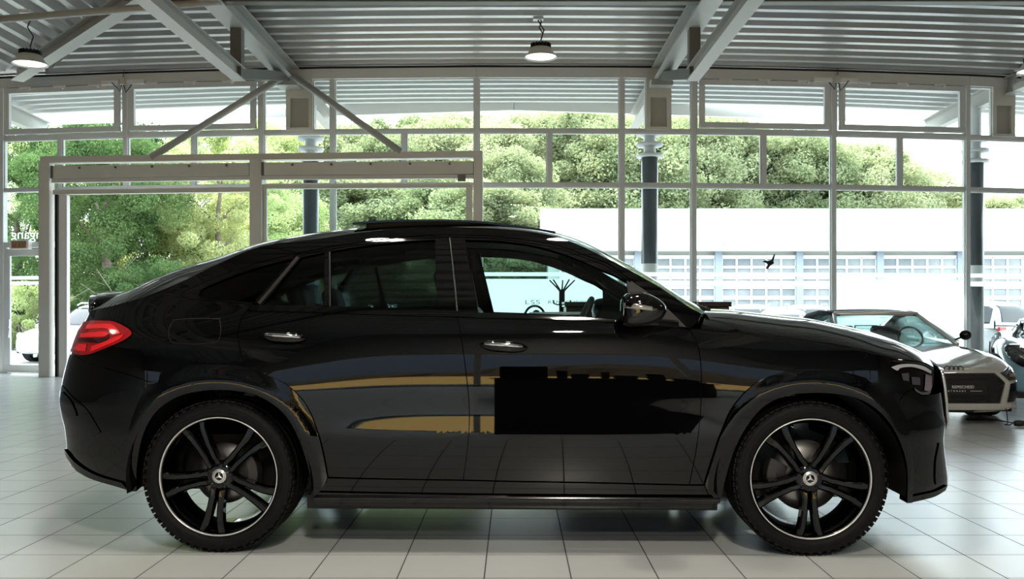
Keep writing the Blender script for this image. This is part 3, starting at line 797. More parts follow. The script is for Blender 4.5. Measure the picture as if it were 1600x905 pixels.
# ---- inner body, wheel wells, cabin
inb = MB()
zs = (.24, .40, .60, .80, 1.0, 1.09)
for sgn in (-1, 1):
    xs_ = [q for q in np.linspace(-1.02, 1.05, 24)]
    inb.grid([[(x, sgn * (S(x, z) - .035), z) for z in zs] for x in xs_], smooth=False)
for sgn in (-1, 1):
    inb.grid([[(x, sgn * (S(x, z) - .04), z) for z in (.88, .93, HD.rz(x) - .015, HD.rz(x) + .01)] for x in np.linspace(1.0, HD.s1 - .02, 24)], smooth=False)
inb.bb((-1.05, -.86, .20), (1.06, .86, .27)); inb.bb((1.0, -.70, .24), (1.98, .70, .42)); inb.bb((-1.95, -.66, .26), (-1.0, .66, .5))
inb.bb((1.02, -.86, .25), (1.06, .86, 1.02)); inb.bb((-1.06, -.62, .5), (-2.30, .62, .55))
inb.build('inner_body', M_DARK, car)
def well(xc, flare, x0, x1):
    for k, sgn in enumerate((-1, 1)):
        mb = MB(); n = 26; R = .468; rows = []
        for i in range(n + 1):
            a = -.16 + (PI + .32) * i / n
            rows.append([(xc + R * math.cos(a), sgn * .985, ZW + .0 + R * 1.0 * math.sin(a)), (xc + R * math.cos(a), sgn * .60, ZW + R * math.sin(a))])
        mb.grid(rows)
        mb.build('wheel_well_liner', M_DARK, car)
well(XWR, flr, 0, 0); well(XWF, flf, 0, 0)
# seats, wheel, dashboard
def seat(x, y, far):
    s = MB().bb((x - .10, y - .25, .50), (x + .45, y + .25, .68)).build('seat_cushion', M_LEATHER, car, bevel=.06, seg=3)
    b = MB().beam((x - .02, y, .62), (x - .30, y, 1.24), .48, .16, up=(1, 0, .3)).build('seat_backrest', M_LEATHER, car, bevel=.06, seg=3)
    h = MB().beam((x - .33, y, 1.28), (x - .38, y, 1.45), .27, .10, up=(1, 0, .3)).build('headrest', M_LEATHER, car, bevel=.04, seg=3)
for y in (-.40, .40): seat(-.02, y, y > 0)
MB().bb((-1.0, -.68, .52), (-.42, .68, .72)).build('rear_bench', M_LEATHER, car, bevel=.06, seg=3)
MB().beam((-.92, 0, .70), (-1.16, 0, 1.20), 1.36, .16, up=(1, 0, .3)).build('rear_backrest', M_LEATHER, car, bevel=.05, seg=3)
for y in (-.42, .42): MB().beam((-1.17, y, 1.22), (-1.22, y, 1.36), .26, .10, up=(1, 0, .3)).build('headrest', M_LEATHER, car, bevel=.04, seg=3)
MB().prism([(.66, .60), (1.04, .60), (1.04, 1.06), (.92, 1.085), (.72, 1.05), (.66, .98)], 'y', -.78, .78).build('dashboard', M_LEATHER, car, bevel=.03)
sw = MB(); c = Vector((.42, .42, 1.13)); ax = Vector((-.90, 0, .42)).normalized(); ux = Vector((0, 1, 0)); uy = ax.cross(ux)
sw.tube([c + (ux * math.cos(a) + uy * math.sin(a)) * .185 for a in np.linspace(0, 2 * PI, 33)[:-1]], .019, 10, closed=True)
for a in (-.1, PI + .1, -PI / 2): sw.tube([c, c + (ux * math.cos(a) + uy * math.sin(a)) * .18], .02, 8)
sw.tube([c, c - ax * .30], .04, 10); sw.lathe([(.0, .03), (.06, .02), (.065, -.02)], 20, c=tuple(c))
sw.build('steering_wheel', M_LEATHER, car)

# ---- wheels
R_T, R_R, W_T = .386, .300, .275
def star_cap(parent):
    d = MB().lathe([(.0, -.004), (.034, -.004), (.036, -.001), (.036, .006)], 32, axis='y').build('cap_ring', M_SILVER, parent)
    d2 = MB().lathe([(.0, -.0052), (.0235, -.0052), (.0235, 0)], 32, axis='y').build('cap_centre', M_GLOSS, parent)
    s = MB()
    for k in range(3):
        a = PI / 2 + k * 2 * PI / 3; q = a + PI / 2
        c = [(.0055 * math.cos(q), -.0062, .0055 * math.sin(q)), (-.0055 * math.cos(q), -.0062, -.0055 * math.sin(q)), (.022 * math.cos(a), -.0056, .022 * math.sin(a)), (0, -.009, 0)]
        s.add(c, [(0, 1, 3), (1, 2, 3), (2, 0, 3), (0, 2, 1)])
    s.lathe([(.0215, -.006), (.0245, -.006), (.0245, -.004), (.0215, -.004)], 32, axis='y', closed=True)
    s.build('star_emblem', M_SILVER, parent)
    t = MB()
    for k in range(26):
        a = 2 * PI * k / 26
        if k in (6, 7, 19, 20): continue
        M = Matrix.Rotation(-a, 3, 'Y')
        t.box((.0295 * math.cos(a), -.0043, .0295 * math.sin(a)), (.005, .001, .0022), M)
    t.build('cap_lettering', M_DARK, parent)
def wheel_meshes():
    w = {}
    t = MB()
    prof = [(.300, .010), (.306, -.002), (.318, -.010), (.338, -.014), (.356, -.010), (.368, -.001), (.375, .010), (.380, .022), (.3835, .045), (.386, .10), (.386, .175), (.3835, .23), (.380, .253), (.372, .268), (.352, .286), (.325, .286), (.300, .27)]
    t.lathe(prof, 96, axis='y')
    for g in (.075, .1375, .20): t.lathe([(.3868, g - .006), (.380, g - .004), (.380, g + .004), (.3868, g + .006)], 72, axis='y')
    for k in range(92):
        a = 2 * PI * k / 78; M = Matrix.Rotation(-a, 3, 'Y')
        for h0, L in ((.018, .05), (.105, .045), (.17, .045), (.257, .05)):
            t.box((.3825 * math.cos(a), h0 + L * .2, .3825 * math.sin(a)), (.007, L, .024), M)
    for k in range(52):
        a = 2 * PI * k / 52; M = Matrix.Rotation(-a, 3, 'Y')
        t.box((.3695 * math.cos(a), .0005, .3695 * math.sin(a)), (.010, .008, .020), M)
    for r_ in (.326, .348): t.lathe([(r_ - .0015, -.0130), (r_, -.0152), (r_ + .0015, -.0130)], 96, axis='y')
    w['tyre'] = t.mesh('tyre', M_RUBBER)
    b = MB().lathe([(.2985, .004), (.2955, .002), (.290, .010), (.276, .045), (.266, .10), (.262, .2), (.280, .235), (.298, .245)], 96, axis='y')
    w['rim_barrel'] = b.mesh('rim_barrel', M_GLOSS)
    r = MB().lathe([(.300, .002), (.3015, -.004), (.2985, -.0065), (.2945, -.002), (.2940, .004)], 128, axis='y')
    w['rim_edge'] = r.mesh('rim_edge', M_SILVER)
    s = MB()
    for k in range(5):
        for sd in (-1, 1):
            A = -PI / 2 + k * 2 * PI / 5; rows = []
            for i in range(9):
                q = i / 8; rr = .045 + (.288 - .045) * q
                a = A + sd * (.30 * (1 - q) ** 1.3 * 0 + np.interp(q, [0, .25, .5, .8, 1], [.42, .20, .155, .15, .175]))
                hw = np.interp(q, [0, .2, .5, 1], [.018, .0165, .0155, .020]); y = np.interp(q, [0, .15, .5, .85, 1], [.022, .012, .008, .004, .010])
                er = Vector((math.cos(a), 0, math.sin(a))); et = Vector((-math.sin(a), 0, math.cos(a))); c = er * rr
                th = np.interp(q, [0, 1], [.05, .035])
                rows.append([c - et * hw * 1.25 + Vector((0, y + th, 0)), c - et * hw + Vector((0, y + .008, 0)), c - et * hw * .55 + Vector((0, y, 0)), c + et * hw * .55 + Vector((0, y, 0)), c + et * hw + Vector((0, y + .008, 0)), c + et * hw * 1.25 + Vector((0, y + th, 0)), c - et * hw * 1.25 + Vector((0, y + th, 0))])
            s.grid(rows, smooth=False)
    s.lathe([(.0, .012), (.05, .012), (.072, .022), (.08, .05), (.075, .09)], 40, axis='y')
    for k in range(5):
        a = PI / 2 + k * 2 * PI / 5
        s.lathe([(.0, .010), (.010, .010), (.012, .03)], 10, c=(.056 * math.cos(a), 0, .056 * math.sin(a)), axis='y')
    w['spokes'] = s.mesh('spokes', M_GLOSS)
    return w
WM = wheel_meshes()
for (xc, rot, dr, cal) in ((XWR, math.radians(8.), .155, 0.05), (XWF, math.radians(0), .178, PI)):
    for sgn in (-1, 1):
        w = empty('wheel', (xc, sgn * .975, ZW + .012), 0, car)
        if sgn > 0: w.rotation_euler = (0, 0, PI)
        for nm in ('tyre', 'rim_barrel', 'rim_edge', 'spokes'):
            o = link_mesh(nm, WM[nm], None, w)
            if nm == 'spokes': o.rotation_euler = (0, rot, 0)
        cp = empty('hub_cap', (0, .012, 0), 0, w); star_cap(cp)
        MB().lathe([(.075, .10), (dr, .10), (dr, .13), (.075, .13), (.075, .10)], 64, axis='y').build('brake_disc', M_STEEL, w)
        c = MB(); rows = []
        for i in range(11):
            a = cal - .48 + .96 * i / 10
            rows.append([(r_ * math.cos(a), h, r_ * math.sin(a)) for r_, h in ((dr - .075, .075), (dr - .02, .062), (dr + .022, .072), (dr + .025, .15), (dr - .07, .15), (dr - .075, .075))])
        c.grid(rows, smooth=False); c.build('brake_caliper', M_CALIPER, w, bevel=.005)
# ================================================================== THE SHOWROOM
M_ALU = mat('window_aluminium', (.66, .68, .69), .40)
M_ALU2 = mat('door_frame_aluminium', (.66, .65, .61), .42)
M_STEELP = mat('painted_steel', (.42, .42, .40), .42)
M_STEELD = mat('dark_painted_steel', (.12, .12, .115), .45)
M_DECK = noise_mat('roof_deck', (.47, .47, .465), (.54, .54, .535), 1.2, .30, 2., metal=.35, stretch=(.3, 1, 1))
M_WHITE = mat('white_plastic', (.8, .8, .8), .4)
M_CABLE = mat('cable_black', (.01, .01, .01), .5)
G_PANE = glassmat('window_glass', (.93, .97, .96), .006)
def film_mat():
    m = bpy.data.materials.new('frosted_film'); m.use_nodes = True; nt = m.node_tree; nt.nodes.clear()
    o = nt.nodes.new('ShaderNodeOutputMaterial'); a = nt.nodes.new('ShaderNodeAddShader'); mx = nt.nodes.new('ShaderNodeMixShader')
    t = nt.nodes.new('ShaderNodeBsdfTranslucent'); d = nt.nodes.new('ShaderNodeBsdfDiffuse'); tr = nt.nodes.new('ShaderNodeBsdfTransparent')
    t.inputs[0].default_value = (.99, .99, .98, 1); d.inputs[0].default_value = (.45, .47, .47, 1); tr.inputs[0].default_value = (.95, .98, .98, 1)
    mx2 = nt.nodes.new('ShaderNodeMixShader'); mx2.inputs[0].default_value = .93
    nt.links.new(d.outputs[0], mx2.inputs[1]); nt.links.new(t.outputs[0], mx2.inputs[2])
    mx.inputs[0].default_value = .95
    nt.links.new(tr.outputs[0], mx.inputs[1]); nt.links.new(mx2.outputs[0], mx.inputs[2]); nt.links.new(mx.outputs[0], o.inputs[0])
    return m
M_FILM = film_mat()

# ---- floor of large pale tiles
def floor_material():
    m = mat('floor_tiles', (.5, .5, .48), .27); nt = m.node_tree; b = nt.nodes['Principled BSDF']; L = nt.links.new
    tc = nt.nodes.new('ShaderNodeTexCoord'); sp = nt.nodes.new('ShaderNodeSeparateXYZ'); L(tc.outputs['Object'], sp.inputs[0])
    def mth(op, a, c=None, cl=False):
        n = nt.nodes.new('ShaderNodeMath'); n.operation = op; n.use_clamp = cl
        for i, q in enumerate((a, c)):
            if q is None: continue
            if isinstance(q, (int, float)): n.inputs[i].default_value = q
            else: L(q, n.inputs[i])
        return n.outputs[0]
    fx = mth('DIVIDE', mth('SUBTRACT', sp.outputs[0], .262), .398); fy = mth('DIVIDE', mth('SUBTRACT', sp.outputs[1], 4.572), .400)
    def edge(f, w):
        d = mth('ABSOLUTE', mth('SUBTRACT', mth('FRACT', f), .5))
        return mth('GREATER_THAN', d, .5 - w)
    g = mth('MAXIMUM', edge(fx, .0078), edge(fy, .0076))
    cmb = nt.nodes.new('ShaderNodeCombineXYZ'); L(mth('FLOOR', fx), cmb.inputs[0]); L(mth('FLOOR', fy), cmb.inputs[1])
    wn = nt.nodes.new('ShaderNodeTexWhiteNoise'); wn.noise_dimensions = '3D'; L(cmb.outputs[0], wn.inputs['Vector'])
    nz = nt.nodes.new('ShaderNodeTexNoise'); nz.inputs['Scale'].default_value = 1.3; nz.inputs['Detail'].default_value = 6
    mp = nt.nodes.new('ShaderNodeMapping'); mp.inputs['Scale'].default_value = (1, 2.2, 1); L(tc.outputs['Object'], mp.inputs[0]); L(mp.outputs[0], nz.inputs['Vector'])
    v = mth('ADD', mth('MULTIPLY', wn.outputs['Value'], .035), mth('ADD', mth('MULTIPLY', nz.outputs['Fac'], .05), .90))
    mx = nt.nodes.new('ShaderNodeMixRGB'); mx.blend_type = 'MULTIPLY'; mx.inputs[0].default_value = 1; mx.inputs[1].default_value = (.575, .60, .60, 1)
    L(v, mx.inputs[2])
    m2 = nt.nodes.new('ShaderNodeMixRGB'); L(g, m2.inputs[0]); L(mx.outputs[0], m2.inputs[1]); m2.inputs[2].default_value = (.05, .05, .048, 1)
    L(m2.outputs[0], b.inputs['Base Color'])
    rr = mth('ADD', mth('MULTIPLY', nz.outputs['Fac'], .04), .24); r2 = mth('MAXIMUM', rr, mth('MULTIPLY', g, .8)); L(r2, b.inputs['Roughness'])
    bp = nt.nodes.new('ShaderNodeBump'); bp.inputs['Strength'].default_value = .25; bp.inputs['Distance'].default_value = .002; bp.invert = True
    L(g, bp.inputs['Height']); L(bp.outputs[0], b.inputs['Normal'])
    return m
XL, XRr, YB, YFAC = -12.6, 13.0, -7.5, 17.1
YW = YFAC + .85                                   # outer edge of the slab under the bowed front
fl = MB().bb((XL, YB, -.2), (XRr, YW, 0)).build('floor', floor_material()); tag(fl, kind='structure')

# ---- the glazed front: a gently bowed line of posts, so it stands further back towards both ends
BOW = .045 / 9.6 ** 2 * YFAC
def yfx(x, Y0=YFAC): return Y0 * (1 + .045 * (x / 9.6) ** 2)
def xat(u, Y0=YFAC):
    k = (u - CX) / F; x = k * Y0
    for _ in range(12): x = k * yfx(x, Y0)
    return x
S0 = F / YFAC
def zl(v): return CZ + (HY - v) / S0                # height of a level read off in the middle of the picture
Z_HT, Z_HB, Z_T1, Z_T2 = zl(107.5), zl(123), zl(205), zl(289.5)
MULL = [5, 198, 410, 520.5, 745, 971, 1083, 1301, 1510]
xm = [-12.4] + [xat(-108)] + [xat(u) for u in MULL] + [12.3]
def fb(mb, x0, x1, z0, z1, d=.10, dy=0., Y0=YFAC):
    """level bar along the front from x0 to x1"""
    zc = (z0 + z1) / 2
    return mb.beam((x0, yfx(x0, Y0) + dy, zc), (x1, yfx(x1, Y0) + dy, zc), d, z1 - z0)
def post(x, z0, z1, w, d, name, dy=0., Y0=YFAC, m=M_ALU):
    o = MB().bb((-w / 2, -d / 2, 0), (w / 2, d / 2, z1 - z0)).build(name, m, bevel=.004)
    o.location = (x, yfx(x, Y0) + dy, z0); tag(o, kind='structure'); return o
for i, x in enumerate(xm[1:-1]): post(x, Z_T2 - .03 if MULL[min(max(i - 1, 0), 8)] == 198 and i == 2 else 0, Z_HB, .085, .16, 'mullion')
# header beam and a dark strip painted in for the shadow gap above it
for a, b in zip(xm[:-1], xm[1:]):
    o = fb(MB(), a, b, Z_HB, Z_HT, .22).build('header_beam', M_ALU); tag(o, kind='structure')
    fb(MB(), a, b, Z_HT, Z_HT + .05, .16).build('shadow_gap_strip', M_CABLE, o)
# panes
def pane(mb_name, x0, x1, z0, z1, parent, Y0=YFAC, m=G_PANE, dy=0., d=.012):
    if m is M_FILM:                                   # a film has no inside: one sheet
        ya, yb = yfx(x0, Y0) + dy, yfx(x1, Y0) + dy
        return MB().add([(x0, ya, z0), (x1, yb, z0), (x1, yb, z1), (x0, ya, z1)], [(0, 1, 2, 3)]).build(mb_name, m, parent, recalc=False)
    return fb(MB(), x0, x1, z0, z1, d, dy, Y0).build(mb_name, m, parent)
WN = [0]
def window(x0, x1, z0, z1, frame=.035, film=None, stripes=False, Y0=YFAC):
    WN[0] += 1; mb = MB(); y0, y1 = yfx(x0, Y0), yfx(x1, Y0)
    g = .043
    x0, x1 = x0 + g, x1 - g
    fb(mb, x0, x1, z0, z0 + frame, .07); fb(mb, x0, x1, z1 - frame, z1, .07)
    for x in (x0 + frame / 2, x1 - frame / 2): mb.beam((x, yfx(x), z0 + frame), (x, yfx(x), z1 - frame), frame, .07, up=(0, 1, 0))
    w = mb.build('window_%d' % WN[0], M_ALU); tag(w, kind='structure')
    pane('pane', x0 + frame, x1 - frame, z0 + frame, z1 - frame, w)
    if stripes or film:
        a, b = x0 + frame + .005, x1 - frame - .005
        pane('frosted_stripe', a, b, zl(431.5), zl(425.5), w, m=M_FILM, dy=-.012, d=.004)
        if film: pane('frosted_film', a, b, z0 + frame + .01, zl(436), w, m=M_FILM, dy=-.012, d=.004)
        else: pane('frosted_stripe', a, b, zl(446), zl(438.5), w, m=M_FILM, dy=-.012, d=.004)
    return w
# transoms
for a, b in zip(xm[:-1], xm[1:]):
    for z in (Z_T1, Z_T2):
        o = fb(MB(), a + .04, b - .04, z - .032, z + .032, .12).build('transom', M_ALU); tag(o, kind='structure')
MID = {304: (2, ), 632: (), 858: (), 1192: (), 1405: ()}
bays = list(zip(MULL[:-1], MULL[1:]))
mids = {(198, 410): 304, (520.5, 745): 632, (745, 971): 858, (1083, 1301): 1192, (1301, 1510): 1405, (5, 198): 96}
X_DL, X_DR = xat(92), xat(410)                     # the open doorway lies between these two
def sash(x0, x1):
    """top-hung window with its own sash, catches and chain drive"""
    w = window(x0, x1, Z_T1 + .032, Z_HB)
    mb = MB(); a, b = x0 + .10, x1 - .10; z0, z1 = Z_T1 + .07, Z_HB - .02
    f = .10
    fb(mb, a, b, z0, z0 + f, .09, -.09); fb(mb, a, b, z1 - f, z1, .09, -.09)
    for x in (a + f / 2, b - f / 2): mb.beam((x, yfx(x) - .09, z0 + f), (x, yfx(x) - .09, z1 - f), f, .09, up=(0, 1, 0))
    s = mb.build('sash', M_ALU, w, bevel=.004)
    for k in (.2, .5, .8):
        x = a + (b - a) * k
        h = MB(); fb(h, x - .14, x + .10, z1 - .015, z1 + .015, .03, -.15); h.beam((x + .06, yfx(x) - .16, z1 - .05), (x + .06, yfx(x) - .16, z1), .04, .04, up=(0, 1, 0))
        h.build('hinge', M_WHITE, w)
    return w
def drive(x, w):
    m = MB(); fb(m, x - .17, x + .17, Z_HB - .035, Z_HB + .045, .07, -.16)
    m.build('chain_drive', M_WHITE, w)
for (ua, ub) in bays:
    a, b = xat(ua), xat(ub)
    if (ua, ub) in ((5, 198), (198, 410), (1083, 1301), (1301, 1510)):
        w = sash(a, b); drive((b - .26) if ua in (5, 1083) else (a + .26), w)
    elif (ua, ub) in ((410, 520.5), (971, 1083)):
        uc0, uc1 = (449, 490) if ua == 410 else (1009, 1047)
        p0, p1 = xat(uc0), xat(uc1)
        window(a, p0 + .043, Z_T1 + .032, Z_HB, .02); window(p1 - .043, b, Z_T1 + .032, Z_HB, .02)
        c = MB(); z0, z1 = Z_T1 + .03, Z_HB + .0
        f = .075
        fb(c, p0, p1, z1 - .35, z1 + .1, .14, -.02); fb(c, p0, p1, z0, z0 + .05, .14, -.02)
        for x in (p0 + f / 2, p1 - f / 2): c.beam((x, yfx(x) - .02, z0), (x, yfx(x) - .02, z1), f, .14, up=(0, 1, 0))
        o = c.build('column_casing', M_ALU2); tag(o, kind='structure')
        fb(MB(), p0 + f, p1 - f, z0 + .05, z1 - .35, .06, .02).build('infill_panel', M_STEELP, o)
    else:
        window(a, b, Z_T1 + .032, Z_HB, .02)
    # middle row
    if (ua, ub) in mids:
        xc = xat(mids[(ua, ub)])
        post(xc, Z_T2 + .03, Z_T1 - .03, .075, .12, 'mullion')
        window(a, xc, Z_T2 + .032, Z_T1 - .032, .02); window(xc, b, Z_T2 + .032, Z_T1 - .032, .02)
    else:
        window(a, b, Z_T2 + .032, Z_T1 - .032, .02)
    # bottom row
    if ua in (5, 198): continue
    if ua == 410: window(a, b, .12, Z_T2 - .032, .02); continue
    window(a, b, .12, Z_T2 - .032, .02, film=ua in (745, 1301), stripes=ua in (971, 1083))
for a, b, st in ((xm[0], xm[1], False), (xm[1], xm[2], False), (xat(1510), 12.3, True)):
    if st:
        p0, p1 = xat(1548), xat(1582); c = MB(); z0, z1 = Z_T1 + .03, Z_HB
        f = .075
        fb(c, p0, p1, z1 - .35, z1 + .1, .14, -.02); fb(c, p0, p1, z0, z0 + .05, .14, -.02)
        for x in (p0 + f / 2, p1 - f / 2): c.beam((x, yfx(x) - .02, z0), (x, yfx(x) - .02, z1), f, .14, up=(0, 1, 0))
        o = c.build('column_casing', M_ALU2); tag(o, kind='structure')
        fb(MB(), p0 + f, p1 - f, z0 + .05, z1 - .35, .06, .02).build('infill_panel', M_STEELP, o)
        window(a, p0 + .043, Z_T1 + .032, Z_HB, .02); window(p1 - .043, b, Z_T1 + .032, Z_HB, .02)
    else: window(a, b, Z_T1 + .032, Z_HB, .02)
    window(a, b, Z_T2 + .032, Z_T1 - .032, .02); window(a, b, .12, Z_T2 - .032, .02, stripes=st)
# narrow wall strip under the glazing
for a, b in zip(xm[:-1], xm[1:]):
    if X_DL - .2 < (a + b) / 2 < X_DR + .1 or a < xat(10) and b > xat(0): continue
    o = fb(MB(), a, b, 0, .12, .14).build('sill', M_ALU); tag(o, kind='structure')

# ---- entrance door at the left end, with lettering on the pane above it
xd0, xd1 = xat(5), xat(72)
dm = MB(); zt = Z_T2 - .03
fb(dm, xd0, xd1 + .2, zl(382.5), zl(374), .12)
for x in (xd0 + .06,): dm.beam((x, yfx(x), 0), (x, yfx(x), zl(374)), .09, .12, up=(0, 1, 0))
d1 = dm.build('door_1', M_ALU); tag(d1, kind='structure')
lf = MB(); a, b = xat(12), xd1 + .15; fb(lf, a, b, .01, .16, .06, -.03); fb(lf, a, b, zl(396.5), zl(385), .06, -.03)
lf.beam((a + .04, yfx(a) - .03, .01), (a + .04, yfx(a) - .03, zl(385)), .075, .06, up=(0, 1, 0)); lf.beam((b - .04, yfx(b) - .03, .01), (b - .04, yfx(b) - .03, zl(385)), .075, .06, up=(0, 1, 0))
lf = lf.build('door_leaf', M_ALU, d1, bevel=.004)
pane('pane', a + .07, b - .07, .16, zl(396.5), lf, dy=-.03)
for z0, z1 in ((435, 429.5), (443.5, 438)): pane('frosted_stripe', a + .075, b - .08, zl(z0), zl(z1), lf, m=M_FILM, dy=-.045, d=.004)
MB().tube([(a + .08, yfx(a) - .10, zl(530)), (a + .08, yfx(a) - .10, zl(500)), ], .014, 8).build('door_handle', M_CHROME, lf)
pane('pane', xd0 + .05, xd1 + .2, zl(374), Z_T2 - .03, d1)
def text_mesh(body, size, m, name, parent=None, depth=.004, spacing=1.):
    c = bpy.data.curves.new(name, 'FONT'); c.body = body; c.size = size; c.extrude = depth; c.align_x = 'CENTER'; c.align_y = 'BOTTOM_BASELINE'; c.space_character = spacing
    o = bpy.data.objects.new(name, c); COL.objects.link(o)
    dg = bpy.context.evaluated_depsgraph_get(); me = bpy.data.meshes.new_from_object(o.evaluated_get(dg))
    bpy.data.objects.remove(o)
    me.materials.clear(); me.materials.append(m); me.name = name
    return link_mesh(name, me, None, parent)
M_LETTER = mat('white_lettering', (.85, .85, .85), .5)
# the word faces the street, so from inside it reads reversed
tx = text_mesh('Eingang', .27, M_FILM, 'door_lettering', d1)
tx.rotation_euler = (PI / 2, 0, PI); xx = xat(50); tx.location = (xx, yfx(xx) - .012, zl(368.5))
# sign box over the door
sb = MB(); x0, x1 = xat(24), xat(54); fb(sb, x0, x1, zl(386.5), zl(371.5), .10, -.16); bx = sb.build('door_sensor_box', M_WHITE, bevel=.01)
tag(bx, 'small white box with an amber panel mounted over the glass entrance door', 'sensor')
fb(MB(), x0 + .05, x1 - .05, zl(384.5), zl(373.5), .02, -.212).build('amber_panel', noise_mat('amber_panel', (.12, .10, .08), (.50, .27, .10), 9, .4, stretch=(4, 1, 1)), bx)

for u in (197, 1304):
    x = xat(u); j = MB().bb((x - .045, yfx(x) - .20, Z_HB - .04), (x + .045, yfx(x) - .11, Z_HB + .10)).build('junction_box', mat('beige_plastic', (.62, .60, .52), .5), bevel=.006)
    tag(j, 'small beige junction box on the header beam between the two %s tilting windows' % ('left' if u < 800 else 'right'), 'junction box')
    cbm = MB(); y = yfx(x) - .15
    cbm.tube([(x - .02, y, Z_HB - .04), (x - .05, y, Z_HB - .16), (x - .14, y - .02, Z_HB - .06), (x - .20, y - .03, Z_HB + .0)], .009, 6); cbm.tube([(x + .02, y, Z_HB - .04), (x + .06, y, Z_HB - .18), (x + .15, y - .02, Z_HB - .08), (x + .20, y - .03, Z_HB + .0)], .009, 6)
    cbm.tube([(x, y, Z_HB + .10), (x + .02, y, Z_HB + .2), (x, y + .02, Z_HT + .06)], .007, 6); cbm.build('cables', M_CABLE, j)
# ---- sliding gate frame that stands in front of the glazing
Y_G = 16.25; SG = F / Y_G
def zg(v): return CZ + (HY - v) / SG
def xg(u): return xat(u, Y_G)
gate = empty('sliding_door_frame', (xg(400), Y_G, 0))
tag(gate, 'wide grey steel sliding door frame around the open doorway behind the black coupe', 'door frame')
def gpart(name, mb, m=M_ALU2, parent=gate, bev=.004):
    for i, v in enumerate(mb.v): mb.v[i] = (v[0] - gate.location.x, v[1] - gate.location.y, v[2])
    return mb.build(name, m, parent, bevel=bev)
def gb(x0, x1, z0, z1, d, dy=0., mb=None): return fb(mb or MB(), x0, x1, z0, z1, d, dy, Y_G)
def gp(u0, u1, z0, z1, d, dy=0.):
    x0, x1 = xg(u0), xg(u1); x = (x0 + x1) / 2; return MB().beam((x, yfx(x, Y_G) + dy, z0), (x, yfx(x, Y_G) + dy, z1), x1 - x0, d, up=(0, 1, 0))
gpart('post', gp(65, 80.5, 0, zg(246), .20)); gpart('post', gp(392.5, 411, 0, zg(246.5), .20)); gpart('post', gp(740.5, 754.5, 0, zg(246), .20))
gpart('top_rail', gb(xg(68), xg(755), zg(247), zg(237), .22))
for ua, ub in ((84, 392), (411, 740)):
    r = gpart('track_box', gb(xg(ua), xg(ub), zg(273), zg(253), .16, -.02))
    gpart('track_rail', gb(xg(ua), xg(ub), zg(279.5), zg(273.5), .10, -.03))
    gpart('end_cap', gb(xg(ua), xg(ua) + .05, zg(273), zg(252.5), .18, -.02), M_STEELD)
    n = 5
    for k in range(n):
        x = xg(ua) + (xg(ub) - xg(ua)) * (k + .8) / (n + .4)
        MB().lathe([(0, -.008), (.022, -.008), (.022, .01)], 12, c=(x - gate.location.x, yfx(x, Y_G) - .105 - gate.location.y, zg(257)), axis='y').build('bolt', M_STEELD, gate)
gpart('lower_rail', gb(xg(84), xg(392), zg(298), zg(290.5), .10, .02)); gpart('lower_rail', gb(xg(411), xg(735), zg(293.5), zg(286.5), .10, .02))
gpart('seal_strip', gp(86.5, 90.5, 0, zg(298), .08, .02), M_DARK)
gpart('leaf_edge', gp(93, 104.5, 0, zg(299), .12, .05), M_WHITE)
gpart('leaf_frame', gp(728, 738, 0, zg(288), .08, .02)); gpart('leaf_frame', gp(412, 417, 0, zg(288), .08, .02))
gpart('sliding_leaf_pane', gb(xg(417), xg(728), .10, zg(293.5), .012, .02), G_PANE, bev=0)
gpart('roller', MB().bb((xg(716), Y_G - .14, zg(284.5)), (xg(728), Y_G - .06, zg(275))), M_STEELD)
# tubes bracing the frame from the column head
for u, v in ((236, 236.5), (627, 233)):
    A = P(452, 114, 16.6); x = xg(u); B = Vector((x, yfx(x, Y_G), zg(v + 4)))
    o = MB().tube([A, B], .062, 14).build('brace_tube', M_STEELP)
    tag(o, 'round grey brace tube slanting from the column head down to the %s' % ('open doorway' if u < 400 else 'sliding glass leaf'), 'brace', 'brace tubes over the sliding door')

# ---- roof deck
Z_D = 5.80
PITCH = .39
def deck(name, x0f, x1, ya, yb, m=M_DECK, z=Z_D, phase=0., bow=True):
    """folded sheet with ribs along x; x0f(y) gives where each rib starts"""
    prof = []; y = ya + phase
    while y < yb - .01:
        for dy, dz in ((0, .13), (.17, .13), (.215, 0.), (.335, 0.), (.38, .13)):
            if y + dy < yb: prof.append((y + dy, z + dz))
        y += PITCH
    rows = []
    n = 14
    for i in range(n + 1):
        row = []
        for (yy, zz) in prof:
            xa = x0f(yy); x = xa + (x1 - xa) * i / n
            row.append((x, yy + (BOW * x * x * min(max((yy) / 17, 0), 1.3) if bow else 0), zz))
        rows.append(row)
    o = MB().grid(rows, smooth=False).build(name, m, recalc=False)
    tag(o, kind='structure'); return o
def hip(y): return min(-9.5 + (17.46 - min(y, 17.46)) * .95, -5.55)
deck('ceiling', hip, 13.2, -7.5, 17.25)
# corner piece beyond the hip: ribs run towards the front
rows = []; prof = []; x = -13.2
while x < -5.2:
    prof += [(x, .13), (x + .17, .13), (x + .215, 0), (x + .335, 0), (x + .38, .13)]; x += PITCH
rows = []
def yhip(x): return 17.46 + (-x - 9.5) / .95 * 1 if x > -9.5 else 17.9
for xx, dz in prof:
    y1 = 17.46 - (xx + 9.5) / .95 if xx > -9.5 else 17.5
    rows.append([(xx, y, Z_D + dz + .004) for y in np.linspace(-7.5, min(y1, 17.55), 8)])
o = MB().grid(rows, smooth=False).build('ceiling', M_DECK, recalc=False); tag(o, kind='structure')
o = MB().bb((-14, -8, Z_D + .2), (14, 17.9, Z_D + .42)).build('roof', M_STEELP); tag(o, kind='structure')
def Pz(u, v, z):
    Y = F * (z - CZ) / (HY - v); return Vector(((u - CX) / F * Y, Y, z))
A, B = Pz(34, 113, 5.60), Pz(203, 2, 5.60); d = (B - A).normalized()
